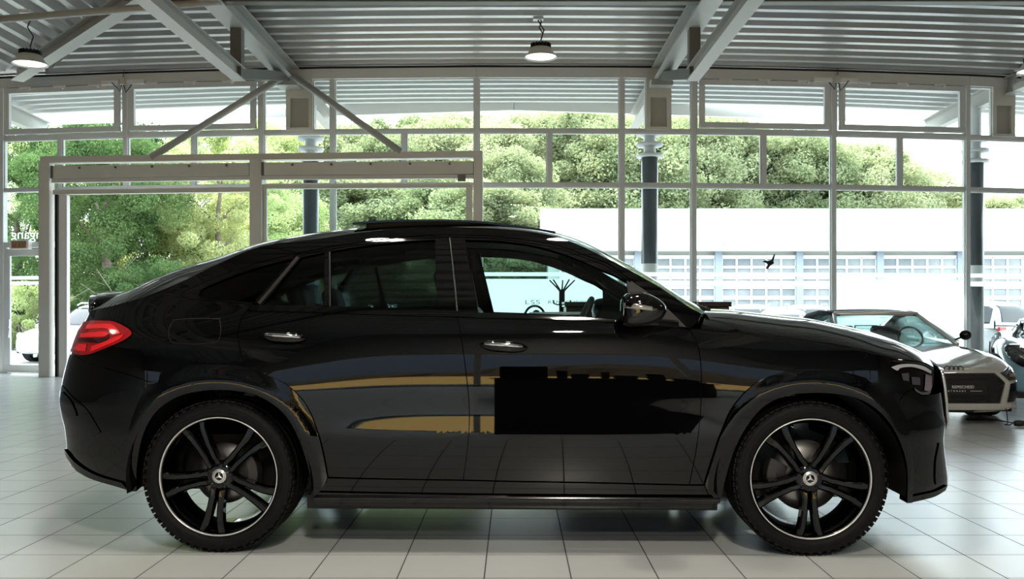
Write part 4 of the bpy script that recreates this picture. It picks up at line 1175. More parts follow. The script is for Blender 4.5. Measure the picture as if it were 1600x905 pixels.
o = MB().ibeam(A - d * .3, B + d * 4, .22, .22).build('hip_rafter', M_STEELP); tag(o, 'pale steel hip rafter slanting up across the corner of the corrugated ceiling', 'beam', kind='structure')
# ---- trusses
def truss(x, lab):
    t = empty('roof_truss', (x, 13.8, 4.75)); tag(t, lab, 'truss', 'steel trusses under the corrugated ceiling')
    def part(name, mb, m):
        mb.v = [(v[0] - x, v[1] - 13.8, v[2] - 4.75) for v in mb.v]; return mb.build(name, m, t)
    part('rafter', MB().ibeam((x, 17.3, 5.62), (x, -7, 5.64), .30, .30, .025, .02), M_STEELP)
    part('bottom_chord', MB().ibeam((x, 13.9, 4.81), (x, -7, 4.81), .19, .20, .02, .05), M_STEELP)
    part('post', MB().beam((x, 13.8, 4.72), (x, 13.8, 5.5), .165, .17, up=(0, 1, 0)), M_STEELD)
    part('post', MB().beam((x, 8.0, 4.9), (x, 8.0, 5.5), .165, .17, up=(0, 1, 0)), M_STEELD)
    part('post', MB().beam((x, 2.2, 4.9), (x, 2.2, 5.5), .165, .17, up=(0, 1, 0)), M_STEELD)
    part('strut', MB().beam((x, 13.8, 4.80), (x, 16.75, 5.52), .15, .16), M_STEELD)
    part('bearing_plate', MB().bb((x - .20, 16.75, 5.36), (x + .20, 17.25, 5.48)), M_STEELP)
    return t
truss(-4.18, 'grey steel roof truss left of the hanging lamp, above the sliding door frame')
truss(2.72, 'grey steel roof truss to the right of the middle hanging lamp')
truss(9.62, 'grey steel roof truss cut by the right edge of the photo')
for y in (12.75, 6.5, .5):
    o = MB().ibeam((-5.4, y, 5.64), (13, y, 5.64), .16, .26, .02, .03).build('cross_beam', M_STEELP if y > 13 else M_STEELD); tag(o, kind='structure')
o = MB().tube([P(-60, 35, 12.6), P(225, 12, 12.6), P(345, 2, 12.6)], .050, 14).build('tie_tube', M_STEELP)
tag(o, 'round horizontal steel tube under the ceiling in the upper left corner', 'tube')
# ---- walls and the glazed back behind the photographer
M_WALL = mat('side_wall_grey', (.16, .16, .165), .7)
M_WALLD = mat('back_wall_grey', (.30, .30, .29), .6)
o = MB().bb((XL - .2, YB, 0), (XL, YW, Z_D + .2)).build('wall_left', M_WALL); tag(o, kind='structure')
o = MB().bb((XRr, YB, 0), (XRr + .2, YW, Z_D + .2)).build('wall_right', M_WALL); tag(o, kind='structure')
bk = MB()
bk.bb((XL, YB - .2, 3.6), (XRr, YB, Z_D + .2))
for x in (-12.3, -9.6, -7.0, -4.2, -1.2, 2.2, 5.2, 8.2, 11.0, 12.9): bk.bb((x - .06, YB - .14, 0), (x + .06, YB - .02, 3.6))
bk.bb((XL, YB - .14, .0), (XRr, YB - .02, .10))
o = bk.build('wall_back', M_WALLD); tag(o, kind='structure')
o = MB().bb((XL, YB - .09, .1), (XRr, YB - .08, 3.6)).build('window_back', G_PANE); tag(o, kind='structure')

# ---- hanging lamps
M_LAMPIN = mat('lamp_diffuser', (.85, .84, .80), .4, emit=(1, .93, .82), estr=1.3)
M_SHADE = mat('lamp_shade', (.62, .62, .60), .35)
def lamp_proto():
    r = empty('high_bay_lamp', (0, 0, 0))
    MB().lathe([(.115, .155), (.16, .145), (.205, .07), (.245, .015), (.258, 0), (.250, .0), (.20, .065), (.155, .135)], 40).build('lamp_shade', M_SHADE, r)
    MB().lathe([(0, .012), (.14, .014), (.238, .022)], 36).build('lamp_diffuser', M_LAMPIN, r)
    h = MB().lathe([(0, .215), (.10, .215), (.135, .205), (.145, .165), (.14, .150), (0, .150)], 30)
    for k in range(18):
        a = 2 * PI * k / 18; M = Matrix.Rotation(a, 3, 'Z'); h.box((.135 * math.cos(a), .135 * math.sin(a), .185), (.05, .012, .06), M)
    h.build('heat_sink', M_DARK, r)
    MB().tube([(0, 0, .215), (.0, 0, .235), (.02, 0, .25), (0, 0, .27), (-.02, 0, .25), (0, 0, .235)], .008, 8).build('hook', M_STEELD, r)
    return r
LP = lamp_proto(); first = [True]
def lamp(p, top, lab, wob):
    r = LP if first[0] else copy_tree(LP); first[0] = False
    r.location = p
    tag(r, lab, 'lamp', 'high bay lamps hung from the ceiling')
    L = top - p[2]
    MB().tube([(0, 0, .265), (wob * .05, 0, .265 + (L - .265) * .3), (-wob * .04, .0, .265 + (L - .265) * .55), (wob * .02, 0, .265 + (L - .265) * .8), (-wob * .05, 0, L)], .010, 8).build('cable', M_CABLE, r)
    MB().bb((-.09 - wob * .05, -.06, L - .05), (.07 - wob * .05, .06, L)).build('ceiling_box', M_WHITE, r)
    return r
for (u, v, Y, lab, wob) in ((47, 101, 14.0, 'hanging high bay lamp at the upper left, in front of the slanting hip rafter', 1.), (845, 90, 14.3, 'hanging high bay lamp above the coupe roof, midway between two trusses', .6),
                            (1617, 112, 14.2, 'hanging high bay lamp cut by the right edge of the photo', 1.)):
    p = P(u, v, Y); lamp(p, Z_D + .02, lab, wob)
# ================================================================== OUTSIDE
gd = MB().bb((-90, -60, -.3), (110, 150, -.2)).build('ground', noise_mat('yard_paving', (.24, .24, .235), (.30, .30, .29), .5, .8)); tag(gd, kind='structure')
# ---- canopy that carries the roof on over the front
M_SOFF = noise_mat('canopy_deck', (.50, .51, .51), (.56, .57, .57), 1.2, .45, 2., metal=.2, stretch=(.3, 1, 1))
deck('canopy_soffit', lambda y: -14., 14., 17.35, 20.3, m=M_SOFF, z=Z_D + .0, phase=.05)
o = fb(MB(), -14, 0, Z_D - .10, Z_D + .30, .10, Y0=20.45); fb(o_ := MB(), 0, 14, Z_D - .10, Z_D + .30, .10, Y0=20.45)
tag(o.build('canopy_edge', M_WHITE), kind='structure'); tag(o_.build('canopy_edge', M_WHITE), kind='structure')
o = MB().bb((-14, 17.6, Z_D + .16), (14, 20.9, Z_D + .34)).build('canopy_roof', M_STEELP); tag(o, kind='structure')
for x in (-11.05, -4.18, 2.72, 9.62):
    c = MB().ibeam((x, 17.5, 5.58), (x, 20.6 + BOW * x * x, 5.50), .20, .34).build('canopy_rafter', M_STEELP); tag(c, kind='structure')
M_COLD = mat('column_dark', (.07, .08, .09), .25); M_COLL = mat('column_light', (.62, .64, .66), .4)
for u, Y in ((485.5, 18.7), (1015, 18.2), (1523.5, 18.9)):
    x = (u - CX) / F * Y
    c = empty('column', (x, Y, -.2)); tag(c, 'dark round column outside the glass with pale ring discs near its top, %s' % ({485.5: 'seen above the rear window of the coupe', 1015: 'seen right of the windscreen', 1523.5: 'seen behind the silver sports car mirror'}[u]), 'column', 'ringed columns under the canopy')
    MB().lathe([(0, 0), (.165, 0), (.165, 4.55), (0, 4.55)], 28).build('shaft', M_COLD, c)
    MB().lathe([(.12, 4.55), (.12, 5.62)], 24).build('neck', M_COLL, c)
    for z in (4.50, 4.72, 4.94): MB().lathe([(.12, z - .035), (.26, z - .03), (.275, z), (.26, z + .03), (.12, z + .035)], 28).build('ring_disc', M_COLL, c)
    MB().lathe([(.167, 1.95), (.167, 2.35)], 28).build('pale_band', M_COLL, c)

# ---- workshop across the yard
YW0 = 45.; SW = F / YW0
def xw(u): return (u - CX) / SW
def zw(v): return CZ + (HY - v) / SW
M_FASC = noise_mat('white_sheet', (.80, .82, .82), (.84, .85, .85), 3, .5, stretch=(6, 1, .2)); M_PAN = noise_mat('door_panes', (.20, .22, .24), (.34, .36, .37), .7, .12); M_BAR = mat('white_bars', (.75, .77, .78), .5)
bld = empty('workshop_building', (xw(1250), YW0, -.2)); tag(bld, 'long white workshop hall with a deep blank fascia across the yard, seen through the glass', 'building')
def wpart(nm, mb, m):
    mb.v = [(v[0] - bld.location.x, v[1] - bld.location.y, v[2] + .2) for v in mb.v]; return mb.build(nm, m, bld)
x0, x1 = xw(845), 34.
wpart('fascia', MB().bb((x0, YW0, zw(391)), (x1, YW0 + 1.2, zw(326))), M_FASC)
wpart('roof', MB().bb((x0 + .02, YW0 + .5, zw(326) - .25), (x1, YW0 + 22, zw(326) - .12)), M_FASC)
wpart('wall', MB().bb((x0 + .4, YW0 + 1.0, -.2), (x1, YW0 + 22, zw(327))), mat('hall_wall', (.48, .48, .46), .7))
wpart('lower_band', MB().bb((xw(1000), YW0 + .55, zw(391) - .02), (x1, YW0 + .62, zw(391) + .1)), M_BAR)
for u in (912, 1145, 1375):
    d = MB().lathe([(0, .55), (.25, .52), (.45, .40), (.52, .2), (.52, -.3)], 20, c=(xw(u) * 1.1 - bld.location.x, 5., zw(326) + .0)); d.build('roof_vent', M_BAR, bld)
wpart('wall_lamp', MB().bb((xw(1124), YW0 - .3, zw(381)), (xw(1136), YW0, zw(375))), M_STEELP)
def sect_door():
    r = empty('sectional_door', (0, 0, 0)); W, H, NX, NZ = 3.72, 4.1, 5, 8
    MB().bb((-W / 2, .04, 0), (W / 2, .10, H)).build('panes', M_PAN, r)
    g = MB()
    for i in range(NX + 1): x = -W / 2 + W * i / NX; g.bb((x - .045, -.03, 0), (x + .045, .05, H))
    for j in range(NZ + 1): z = H * j / NZ; g.bb((-W / 2, -.03, z - (.06 if j % 2 else .09)), (W / 2, .05, z + (.06 if j % 2 else .09)))
    g.build('frame_bars', M_BAR, r); return r
sd = sect_door(); k = 0
WHERE = ['just right of the windscreen pillar', 'left of the bird decal', 'behind the bird decal', 'above the silver roadster roof', 'right of the frosted glass', 'at the right edge of the photo', 'beyond the right edge of the photo']
for u in (1000 - 64, 1064, 1193, 1321, 1449, 1577, 1705):
    o = sd if k == 0 else copy_tree(sd)
    o.location = (xw(u), YW0 + .86, -.2); tag(o, 'glazed sectional workshop door with white grid bars, ' + WHERE[k], 'door', 'sectional doors of the workshop'); k += 1
for u in (1000, 1128, 1257, 1385, 1513, 1641): wpart('pillar', MB().bb((xw(u) - .17, YW0 + .70, -.2), (xw(u) + .17, YW0 + 1.0, zw(391))), mat('pillar_blue_grey', (.30, .34, .40), .5))
# ---- pinkish house far off
hs = empty('house', P(458, 500, 66.)); hs.location.z = -.2; tag(hs, 'small pinkish house with a low roof among the trees, above the coupe rear window', 'house')
MB().bb((-1.5, 0, 0), (1.5, 6, 7.6)).build('wall', noise_mat('pink_render', (.62, .42, .36), (.68, .48, .42), 2, .8), hs)
MB().prism([(-1.7, 7.5), (1.7, 7.5), (0, 8.7)], 'y', -.3, 6.3).build('roof', mat('house_roof', (.30, .16, .12), .8), hs)
MB().bb((-.5, -.05, 5.2), (.5, .05, 6.6)).build('window', mat('house_window', (.2, .24, .28), .15), hs)
sh = empty('shed', P(505, 500, 58.)); sh.location.z = -.2; tag(sh, 'pale blue shed with a flat white roof between trees, above the coupe rear door', 'shed')
MB().bb((-1.9, 0, 0), (1.7, 5, 6.6)).build('wall', mat('shed_wall', (.55, .66, .72), .7), sh); MB().bb((-2.2, -.3, 6.6), (2.0, 5.3, 6.9)).build('roof', M_BAR, sh)

# ---- trees
def leaf_mat(name, c1, c2, tr):
    m = bpy.data.materials.new(name); m.use_nodes = True; nt = m.node_tree; nt.nodes.clear(); L = nt.links.new
    o = nt.nodes.new('ShaderNodeOutputMaterial'); mx = nt.nodes.new('ShaderNodeMixShader'); d = nt.nodes.new('ShaderNodeBsdfDiffuse'); t = nt.nodes.new('ShaderNodeBsdfTranslucent')
    tc = nt.nodes.new('ShaderNodeTexCoord'); nz = nt.nodes.new('ShaderNodeTexNoise'); nz.inputs['Scale'].default_value = .9; nz.inputs['Detail'].default_value = 5
    oi = nt.nodes.new('ShaderNodeObjectInfo'); ad = nt.nodes.new('ShaderNodeMath'); ad.operation = 'MULTIPLY_ADD'; ad.inputs[1].default_value = .5
    L(tc.outputs['Object'], nz.inputs['Vector']); L(oi.outputs['Random'], ad.inputs[0]); L(nz.outputs['Fac'], ad.inputs[2])
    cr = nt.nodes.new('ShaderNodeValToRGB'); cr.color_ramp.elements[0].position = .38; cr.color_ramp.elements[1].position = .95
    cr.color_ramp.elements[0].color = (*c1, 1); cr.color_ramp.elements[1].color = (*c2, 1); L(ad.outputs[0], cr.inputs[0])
    hs_ = nt.nodes.new('ShaderNodeMixRGB'); hs_.inputs[0].default_value = .5; hs_.inputs[2].default_value = (c2[0] * 1.15, c2[1] * 1.12, c2[2] * .75, 1); L(cr.outputs[0], hs_.inputs[1])
    L(cr.outputs[0], d.inputs[0]); L(hs_.outputs[0], t.inputs[0]); mx.inputs[0].default_value = tr; L(d.outputs[0], mx.inputs[1]); L(t.outputs[0], mx.inputs[2]); L(mx.outputs[0], o.inputs[0])
    return m
LEAF_N = leaf_mat('leaves_near', (.034, .085, .040), (.13, .21, .085), .5)
LEAF_Y = leaf_mat('leaves_light', (.28, .36, .16), (.56, .61, .36), .55)
LEAF_HAZED = leaf_mat('leaves_far_hazed', (.17, .22, .13), (.42, .45, .29), .5)  # far trees: pale haze put into the leaf colour
M_BARK = noise_mat('bark', (.10, .08, .06), (.20, .17, .13), 6, .9)
def crown_mesh(name, seed, H, R, zc, nb, nl, size, m, loose=.5):
    """leaves scattered over a heap of leafy clumps"""
    r = np.random.default_rng(seed)
    cl = []
    for i in range(nb):
        a = r.uniform(0, 2 * PI); q = math.sqrt(r.uniform(0, 1)); h = r.uniform(-1, 1)
        env = math.sqrt(max(0., 1 - abs(h) ** 2.2)) * (1.0 if h < 0 else .92)
        cl.append((R * env * q * math.cos(a), R * env * q * math.sin(a), zc + h * (H - zc) * .90, R * r.uniform(*((.14, .26) if 'far' in name else (.09, .22)))))
    per = nl // nb; C, N_ = [], []
    for cx_, cy_, cz_, cr_ in cl:
        d = r.normal(size=(per, 3)); d /= np.linalg.norm(d, axis=1)[:, None]
        rad = cr_ * (1 - loose * r.uniform(0, 1, per) ** 2)
        p = np.array((cx_, cy_, cz_)) + d * rad[:, None] * np.array((1, 1, .8)); C.append(p)
        n = d + r.normal(size=(per, 3)) * .55; n /= np.linalg.norm(n, axis=1)[:, None]; N_.append(n)
    C = np.concatenate(C); N_ = np.concatenate(N_); n = len(C)
    t = np.cross(N_, r.normal(size=(n, 3))); t /= np.linalg.norm(t, axis=1)[:, None]; b = np.cross(N_, t)
    s = size * r.uniform(.6, 1.3, n)[:, None]
    V = np.stack([C + t * s, C + b * s * .55 + N_ * s * .15, C - t * s, C - b * s * .55 + N_ * s * .15], 1).reshape(-1, 3)
    me = bpy.data.meshes.new(name); me.vertices.add(4 * n); me.vertices.foreach_set('co', V.ravel())
    me.loops.add(4 * n); me.loops.foreach_set('vertex_index', np.arange(4 * n)); me.polygons.add(n); me.polygons.foreach_set('loop_start', np.arange(0, 4 * n, 4))
    me.update(calc_edges=True); me.materials.append(m); return me
def trunk_mesh(seed, H, r0):
    r = random.Random(seed); mb = MB(); pts = [Vector((0, 0, 0))]
    for i in range(1, 7): pts.append(Vector((r.uniform(-.15, .15) * i * .5, r.uniform(-.15, .15) * i * .5, H * i / 6)))
    mb.tube(pts, [r0 * (1.25 - i * .17) for i in range(7)], 9)
    for k in range(9):
        i = r.randint(2, 5); a = r.uniform(0, 2 * PI); L = H * r.uniform(.14, .24); s = pts[i]
        mb.tube([s, s + Vector((math.cos(a) * L * .5, math.sin(a) * L * .5, L * .35)), s + Vector((math.cos(a) * L, math.sin(a) * L, L * .85))], [r0 * .4, r0 * .25, r0 * .08], 6)
    return mb.mesh('trunk', M_BARK)
KINDS = {
    'broad': (crown_mesh('crown', 3, 9.5, 4.0, 5.0, 170, 120000, .050, LEAF_N), trunk_mesh(1, 7.5, .22)),
    'light': (crown_mesh('crown', 5, 9.5, 3.6, 5.2, 140, 90000, .052, LEAF_Y, .7), trunk_mesh(2, 7.8, .17)),
    'far': (crown_mesh('crown_far', 8, 10, 3.6, 5.6, 190, 100000, .07, LEAF_HAZED, .9), trunk_mesh(3, 8, .24)),
    'far2': (crown_mesh('crown_far', 11, 10, 3.2, 5.4, 150, 80000, .07, LEAF_HAZED, 1.), trunk_mesh(4, 8.2, .2)),
}
def tree(kind, u, Y, vtop, lab, group=None, wide=1., base=-.2):
    t = empty('tree', ((u - CX) / F * Y, Y, base)); tag(t, lab, 'tree', group)
    c, k = KINDS[kind]; h = {'broad': 9.3, 'light': 9.3, 'far': 9.8, 'far2': 9.8}[kind]
    s = (CZ + (HY - vtop) * Y / F - base) / h
    for nm, me in (('crown', c), ('trunk', k)):
        o = link_mesh(nm, me, None, t)
    t.scale = (s * wide, s * wide, s); t.rotation_euler = (0, 0, rnd.uniform(0, 6.28)); return t
tree('broad', 165, 37, 166, 'dense dark green tree filling the left half of the open doorway', wide=.95)
tree('broad', 228, 42, 192, 'leafy green tree in the middle of the open doorway, in front of the paler ones', wide=.6)
tree('light', 345, 41, 200, 'sunlit yellow green tree in the right half of the open doorway', wide=1.05)
tree('light', 275, 44, 215, 'pale yellow tree peeping out between the two doorway trees', wide=.9)
tree('broad', 30, 40, 182, 'dense green tree behind the glass entrance door', wide=.9)
tree('light', 415, 50, 188, 'pale tree behind the middle post of the sliding door frame', wide=.9)
tree('light', 90, 50, 200, 'bright tree behind the left post of the sliding door frame', wide=.9)
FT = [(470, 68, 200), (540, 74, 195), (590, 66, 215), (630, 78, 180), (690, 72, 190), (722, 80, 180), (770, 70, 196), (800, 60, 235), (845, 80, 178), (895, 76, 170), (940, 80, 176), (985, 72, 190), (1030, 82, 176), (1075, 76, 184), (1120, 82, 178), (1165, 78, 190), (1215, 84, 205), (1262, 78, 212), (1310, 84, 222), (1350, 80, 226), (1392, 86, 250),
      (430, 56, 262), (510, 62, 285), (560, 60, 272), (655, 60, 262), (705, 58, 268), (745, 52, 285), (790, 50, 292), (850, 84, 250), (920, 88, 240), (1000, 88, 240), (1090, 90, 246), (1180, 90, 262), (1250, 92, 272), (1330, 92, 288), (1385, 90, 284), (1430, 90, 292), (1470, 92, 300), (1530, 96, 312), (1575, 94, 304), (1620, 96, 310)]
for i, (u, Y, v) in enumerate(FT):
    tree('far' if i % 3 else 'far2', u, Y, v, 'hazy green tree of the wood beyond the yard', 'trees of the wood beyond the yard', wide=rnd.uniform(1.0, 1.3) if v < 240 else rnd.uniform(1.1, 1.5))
# dry brushwood and shrubs at the foot of the doorway trees
def shrub(u, Y, h, lab, dry=False):
    s = empty('shrub', ((u - CX) / F * Y, Y, -.2)); tag(s, lab, 'shrub')
    mb = MB(); r = random.Random(int(u))
    for k in range(60 if dry else 14):
        a = r.uniform(0, 6.28); L = h * r.uniform(.6, 1.2); p = Vector((r.uniform(-.9, .9), r.uniform(-.5, .5), 0))
        mb.tube([p, p + Vector((math.cos(a) * L * .3, math.sin(a) * L * .3, L * .6)), p + Vector((math.cos(a) * L * .9, math.sin(a) * L * .6, L * r.uniform(.6, 1.)))], [.022, .014, .005], 5)
    mb.build('twigs', noise_mat('dry_twigs', (.22, .19, .16), (.34, .30, .26), 8, .9), s)
    if not dry:
        me = crown_mesh('foliage', int(u), h, h * .7, h * .5, 60, 16000, .045, LEAF_Y if u < 60 else LEAF_N); link_mesh('foliage', me, None, s)
    return s
shrub(122, 34.5, 1.9, 'grey brush of dry twigs left of the coupe boot spoiler', True)
shrub(150, 35.5, 1.7, 'grey heap of dry branches just above the coupe boot spoiler', True)
shrub(42, 33, 2.4, 'round yellow green bush behind the glass entrance door, above the white car')
shrub(250, 35, 3.4, 'low green bush behind the rear window of the coupe')
shrub(190, 34.5, 2.6, 'low dark bush over the coupe boot lid')
# ---- the yard behind the photographer, seen only as a mirror image in the black paint
M_GRASS = noise_mat('autumn_grass', (.72, .28, .07), (.50, .40, .12), 2.2, .9, 6., stretch=(.25, 1, 1))
g = MB().grid([[(x, y, -.2 + h) for y, h in ((-15., 0), (-18, .35), (-22, .75), (-27, 1.1), (-30, 1.2))] for x in np.linspace(-60, 60, 41)], smooth=True).build('grass_bank', M_GRASS, recalc=False); tag(g, kind='structure')
g = MB().bb((-60, -15.05, -.2), (60, YB - .2, -.185)).build('back_yard', mat('dark_asphalt', (.05, .052, .058), .8)); tag(g, kind='structure')
g = MB().bb((-60, -44, -.2), (60, -40, 15)).build('sky_blocker_hall', mat('blue_grey_hall', (.07, .085, .12), .7)); tag(g, kind='structure')  # hall added out of view to keep bright sky out of the paint
dk = empty('reflection_desk', (.42, -2.4, 0)); tag(dk, 'unseen black desk shape added to darken the mirror image in the coupe front door', 'desk')  # unseen shapes added to darken the reflection in the front door
MB().bb((-.95, -.35, 0), (1.3, .35, .78)).build('desk_body', M_SATIN, dk, bevel=.01); MB().bb((-1.0, -.4, .78), (1.35, .4, .82)).build('desk_top', M_SATIN, dk, bevel=.01)
MB().bb((-.92, -.3, .82), (-.30, -.2, 1.60)).build('reflection_panel', M_GLOSS, dk, bevel=.02)
for xx, ww, hh in ((-.12, .14, 1.28), (.10, .22, 1.06), (.40, .10, 1.20), (.62, .26, 1.0), (.92, .16, 1.16), (1.15, .20, .98)):
    MB().bb((xx - ww / 2, -.2, .82), (xx + ww / 2, .0, hh)).build('reflection_box', M_SATIN, dk, bevel=.03)
rr = random.Random(3); rows = []
for i in range(161):
    x = -60 + .75 * i; h = 3.0 + 1.1 * math.sin(x * .21) + .8 * math.sin(x * .53 + 1) + rr.uniform(-.35, .35)
    rows.append([(x, -28.2 + rr.uniform(-.3, .3), .9), (x, -28.5 + rr.uniform(-.4, .4), .9 + h * .6), (x, -29.3, .9 + h), (x, -31, .9)])
g = MB().grid(rows, smooth=False).build('hedge', noise_mat('brown_hedge', (.035, .022, .015), (.07, .05, .025), 2., .9)); tag(g, kind='structure')
# ================================================================== THE OTHER CARS
def lofted(stations, n_sub=1):
    """stations: list of (x, [(y, z) from the middle of the top round to the middle underneath])"""
    rows = []
    for x, pr in stations:
        L = [(x, y, z) for y, z in pr]; R = [(x, -y, z) for y, z in pr[::-1] if y > 1e-6 or True]
        rows.append(L + R[1:-1] + [L[0]])
    return rows
M_GLASSD = mat('dark_car_glass', (.012, .016, .018), .04, ior=1.5)
G_CAR = glassmat('car_window_glass', (.45, .52, .52), .10)
def generic_car(name, label, loc, heading, paint, L=4.6, W=1.84, H=1.46, suv=False, group=None, detail='front'):
    """ordinary parked car: x forward, standing on z = loc.z"""
    r = empty(name, loc, heading); tag(r, label, 'car', group)
    h = L / 2; w = W / 2; zb = .24 if suv else .19; bh = H * (.60 if suv else .595); hood = H * (.60 if suv else .54)
    X = [-h, -h + .06, -h + .35, -h * .62, -h * .2, h * .22, h * .52, h - .50, h - .10, h]
    WW = [.66, .80, .93, .985, 1., 1., .985, .93, .78, .62]
    ZT = [bh - .14, bh - .02, bh + .02, bh + .02, bh, bh - .02, hood + .03, hood - .06, hood - .20, hood - .32]
    st = []
    for x, q, zt in zip(X, WW, ZT):
        y = w * q
        st.append((x, [(0, zt + .03), (y * .60, zt + .02), (y * .90, zt - .03), (y * .985, zt - .16), (y, zt * .62), (y * .985, .38), (y * .93, zb), (0, zb)]))
    rows = lofted(st)
    mb = MB().grid(rows); k = len(rows[0])
    for rr_ in (rows[0], rows[-1]): mb.add(rr_[:-1], [tuple(range(k - 1))])
    mb.build('body', paint, r, subsurf=1, merge=.0005)
    # glasshouse: one painted shell with the panes laid on it
    c0, c1, c2, c3 = h * .44, h * .08, -h * .42, -h * (.95 if suv else .80)
    zr = H - .28 if suv else bh + .10
    sec = [(c0 + .10, bh - .10, .84, .80), (c0 - .02, bh + .02, .83, .76), (c1 + .10, H - .12, .70, .60), (c1 - .18, H - .035, .68, .56), ((c1 + c2) / 2, H, .68, .56), (c2, H - .03, .67, .56), (c3 + (.20 if suv else .22), (H - .12 if suv else bh + .16), .66, .60), (c3 + .02, zr if suv else bh + .02, .70, .66), (c3 - .05, bh - .10, .80, .74)]
    rows = []
    for x, z, a, b in sec:
        zl_ = bh - .12; yb_ = w * .90
        row = []
        for t in np.linspace(-1, 1, 13):
            q = abs(t)
            if q > .5:
                k = (q - .5) / .5; y = w * a + (yb_ - w * a) * k; zz = z - .05 + (zl_ - z + .05) * k
            else: k = q / .5; y = w * a * k ** .9; zz = z + .015 - .06 * k ** 3
            row.append((x, math.copysign(y, t) if q > 1e-6 else 0, zz))
        rows.append(row)
    cab = MB().grid(rows).build('cabin_shell', paint, r, subsurf=2)
    dg = bpy.context.evaluated_depsgraph_get(); ev = cab.evaluated_get(dg); me = ev.to_mesh()
    from mathutils.bvhtree import BVHTree
    bv = BVHTree.FromPolygons([tuple(v.co) for v in me.vertices], [tuple(p.vertices) for p in me.polygons]); ev.to_mesh_clear()
    def onto(nm, poly, mode, s=1, m=M_GLASSD, off=.008):
        pts, fs, be = tess2d(poly, .08, .08); V, ok = [], []
        for a, b in pts:
            if mode == 'side': hit = bv.ray_cast(Vector((a, 3 * s, b)), Vector((0, -s, 0)))
            else: hit = bv.ray_cast(Vector((4 * s, a, b)), Vector((-s, 0, 0)))
            p, n = hit[0], hit[1]
            if p is None: V.append(None); continue
            if n.y * (s if mode == 'side' else 0) + n.x * (s if mode != 'side' else 0) < 0: n = -n
            V.append(tuple(p + n * off))
        idx = {}; vv = []
        for i, p in enumerate(V):
            if p is not None: idx[i] = len(vv); vv.append(p)
        MB().add(vv, [[idx[i] for i in f] for f in fs if all(i in idx for i in f)], smooth=True).build(nm, m, r, solid=.006)
    zt_ = H - .13
    def zsl(x):                                 # top edge of the side panes
        return float(np.interp(x, [c3, c3 + .22, c2, c1, c0], [bh + .06, (H - .24 if suv else bh + .12), zt_, zt_, bh + .02]))
    cuts = [c0 - .34, h * .16, -h * .18, -h * .52, c3 + .16]
    for s in (-1, 1):
        for i in range(4 if suv else 3):
            xa, xb = cuts[i] - .035, cuts[i + 1] + .035
            if not suv and i == 2: xb = max(xb, c3 + .22)
            xs_ = np.linspace(xa, xb, 7)
            poly = [(x, zsl(x)) for x in xs_] + [(xb, bh + .005), (xa, bh - .005)]
            if zsl(xa) < bh + .03: poly = [(xa, bh + .01)] + poly[1:]
            onto('side_window', clean2d(poly), 'side', s)
    ww = w * .60
    onto('windscreen', [(-w * .70, bh + .0), (w * .70, bh + .0), (ww * .92, H - .13), (-ww * .92, H - .13)], 'end', 1)
    onto('rear_screen', [(-w * .66, bh + .02), (w * .66, bh + .02), (ww * .95, (H - .17 if suv else H - .14)), (-ww * .95, (H - .17 if suv else H - .14))], 'end', -1)
    for s in (-1, 1):
        MB().tube([(c1 - .1, s * w * .67, H - .045), (c1 - .25, s * w * .67, H + .015), (c2 + .1, s * w * .66, H + .015), (c2 - .05, s * w * .66, H - .03)], .018, 8).build('roof_rail', M_SILVER if suv else paint, r)
        m = MB().lathe([(0, -.12), (.07, -.10), (.09, 0), (.06, .08), (0, .10)], 14, c=(c0 - .12, s * (w + .10), bh + .06), axis='y'); m.build('door_mirror', M_DARK if suv else paint, r)
        for xx in (h - .88, -h + .92):
            a = MB(); rw = []
            for i in range(17):
                t = -.1 + (PI + .2) * i / 16; rw.append([(xx + .37 * math.cos(t), s * (w * 1.004), .33 + .37 * math.sin(t)), (xx + .30 * math.cos(t), s * (w * 1.006), .33 + .30 * math.sin(t)), (xx + .30 * math.cos(t), s * (w - .25), .33 + .30 * math.sin(t))])
            a.grid(rw).build('wheel_arch', M_DARK, r)
            wl = empty('wheel', (xx, s * (w - .005), .33), PI if s > 0 else 0, r); wl.scale = (.86,) * 3
            for nm in ('tyre', 'rim_barrel', 'rim_edge', 'spokes'): link_mesh(nm, WM[nm], None, wl)
        MB().lathe([(0, .03), (.08, .02), (.11, 0)], 14, c=(h - .17, s * w * .66, hood - .26), axis='x').build('headlight', M_CHROME, r)
        MB().bb((-h + .02, s * w * .55, bh - .22), (-h + .10, s * w * .86, bh - .08)).build('tail_light', M_REDLENS, r, bevel=.01)
    gm = MB().prism([(-.42, .34), (.42, .34), (.52, .50), (.42, .62), (-.42, .62), (-.52, .50)], 'x', h - .16, h - .035); gp_ = gm.build('grille', M_DARK, r)
    for k in range(5): MB().bb((h - .04, -.42, .37 + .055 * k), (h - .022, .42, .385 + .055 * k)).build('grille_bar', M_STEELD, gp_)
    MB().bb((h - .3, -w * .70, zb + .02), (h - .10, w * .70, .33)).build('front_apron', M_DARK, r, bevel=.02)
    return r
M_WCAR = mat('white_car_paint', (.47, .47, .47), .08, coat=.6)
def head(dx, dy): return math.atan2(dy, dx)
def gx(u, Y): return (u - CX) / F * Y
generic_car('parked_car', 'white car with a black grille parked outside the glass entrance door', (gx(28, 24.5) + 1.12, 26.75, -.2), head(-.28, -.96), M_WCAR, 4.8, 1.9, 1.62, True)
generic_car('parked_car', 'white car partly hidden behind the coupe tail light, outside the doorway', (gx(116, 30.5) + .8, 32.6, -.2), head(-.35, -.94), M_WCAR, 4.7, 1.86, 1.48)
generic_car('parked_car', 'white estate car seen from behind, outside right of the last column', (gx(1592, 25) - 1.2, 27.1, -.2), head(-.5, .866), mat('pale_grey_paint', (.36, .39, .41), .1, coat=.6), 4.8, 1.9, 1.76, True)
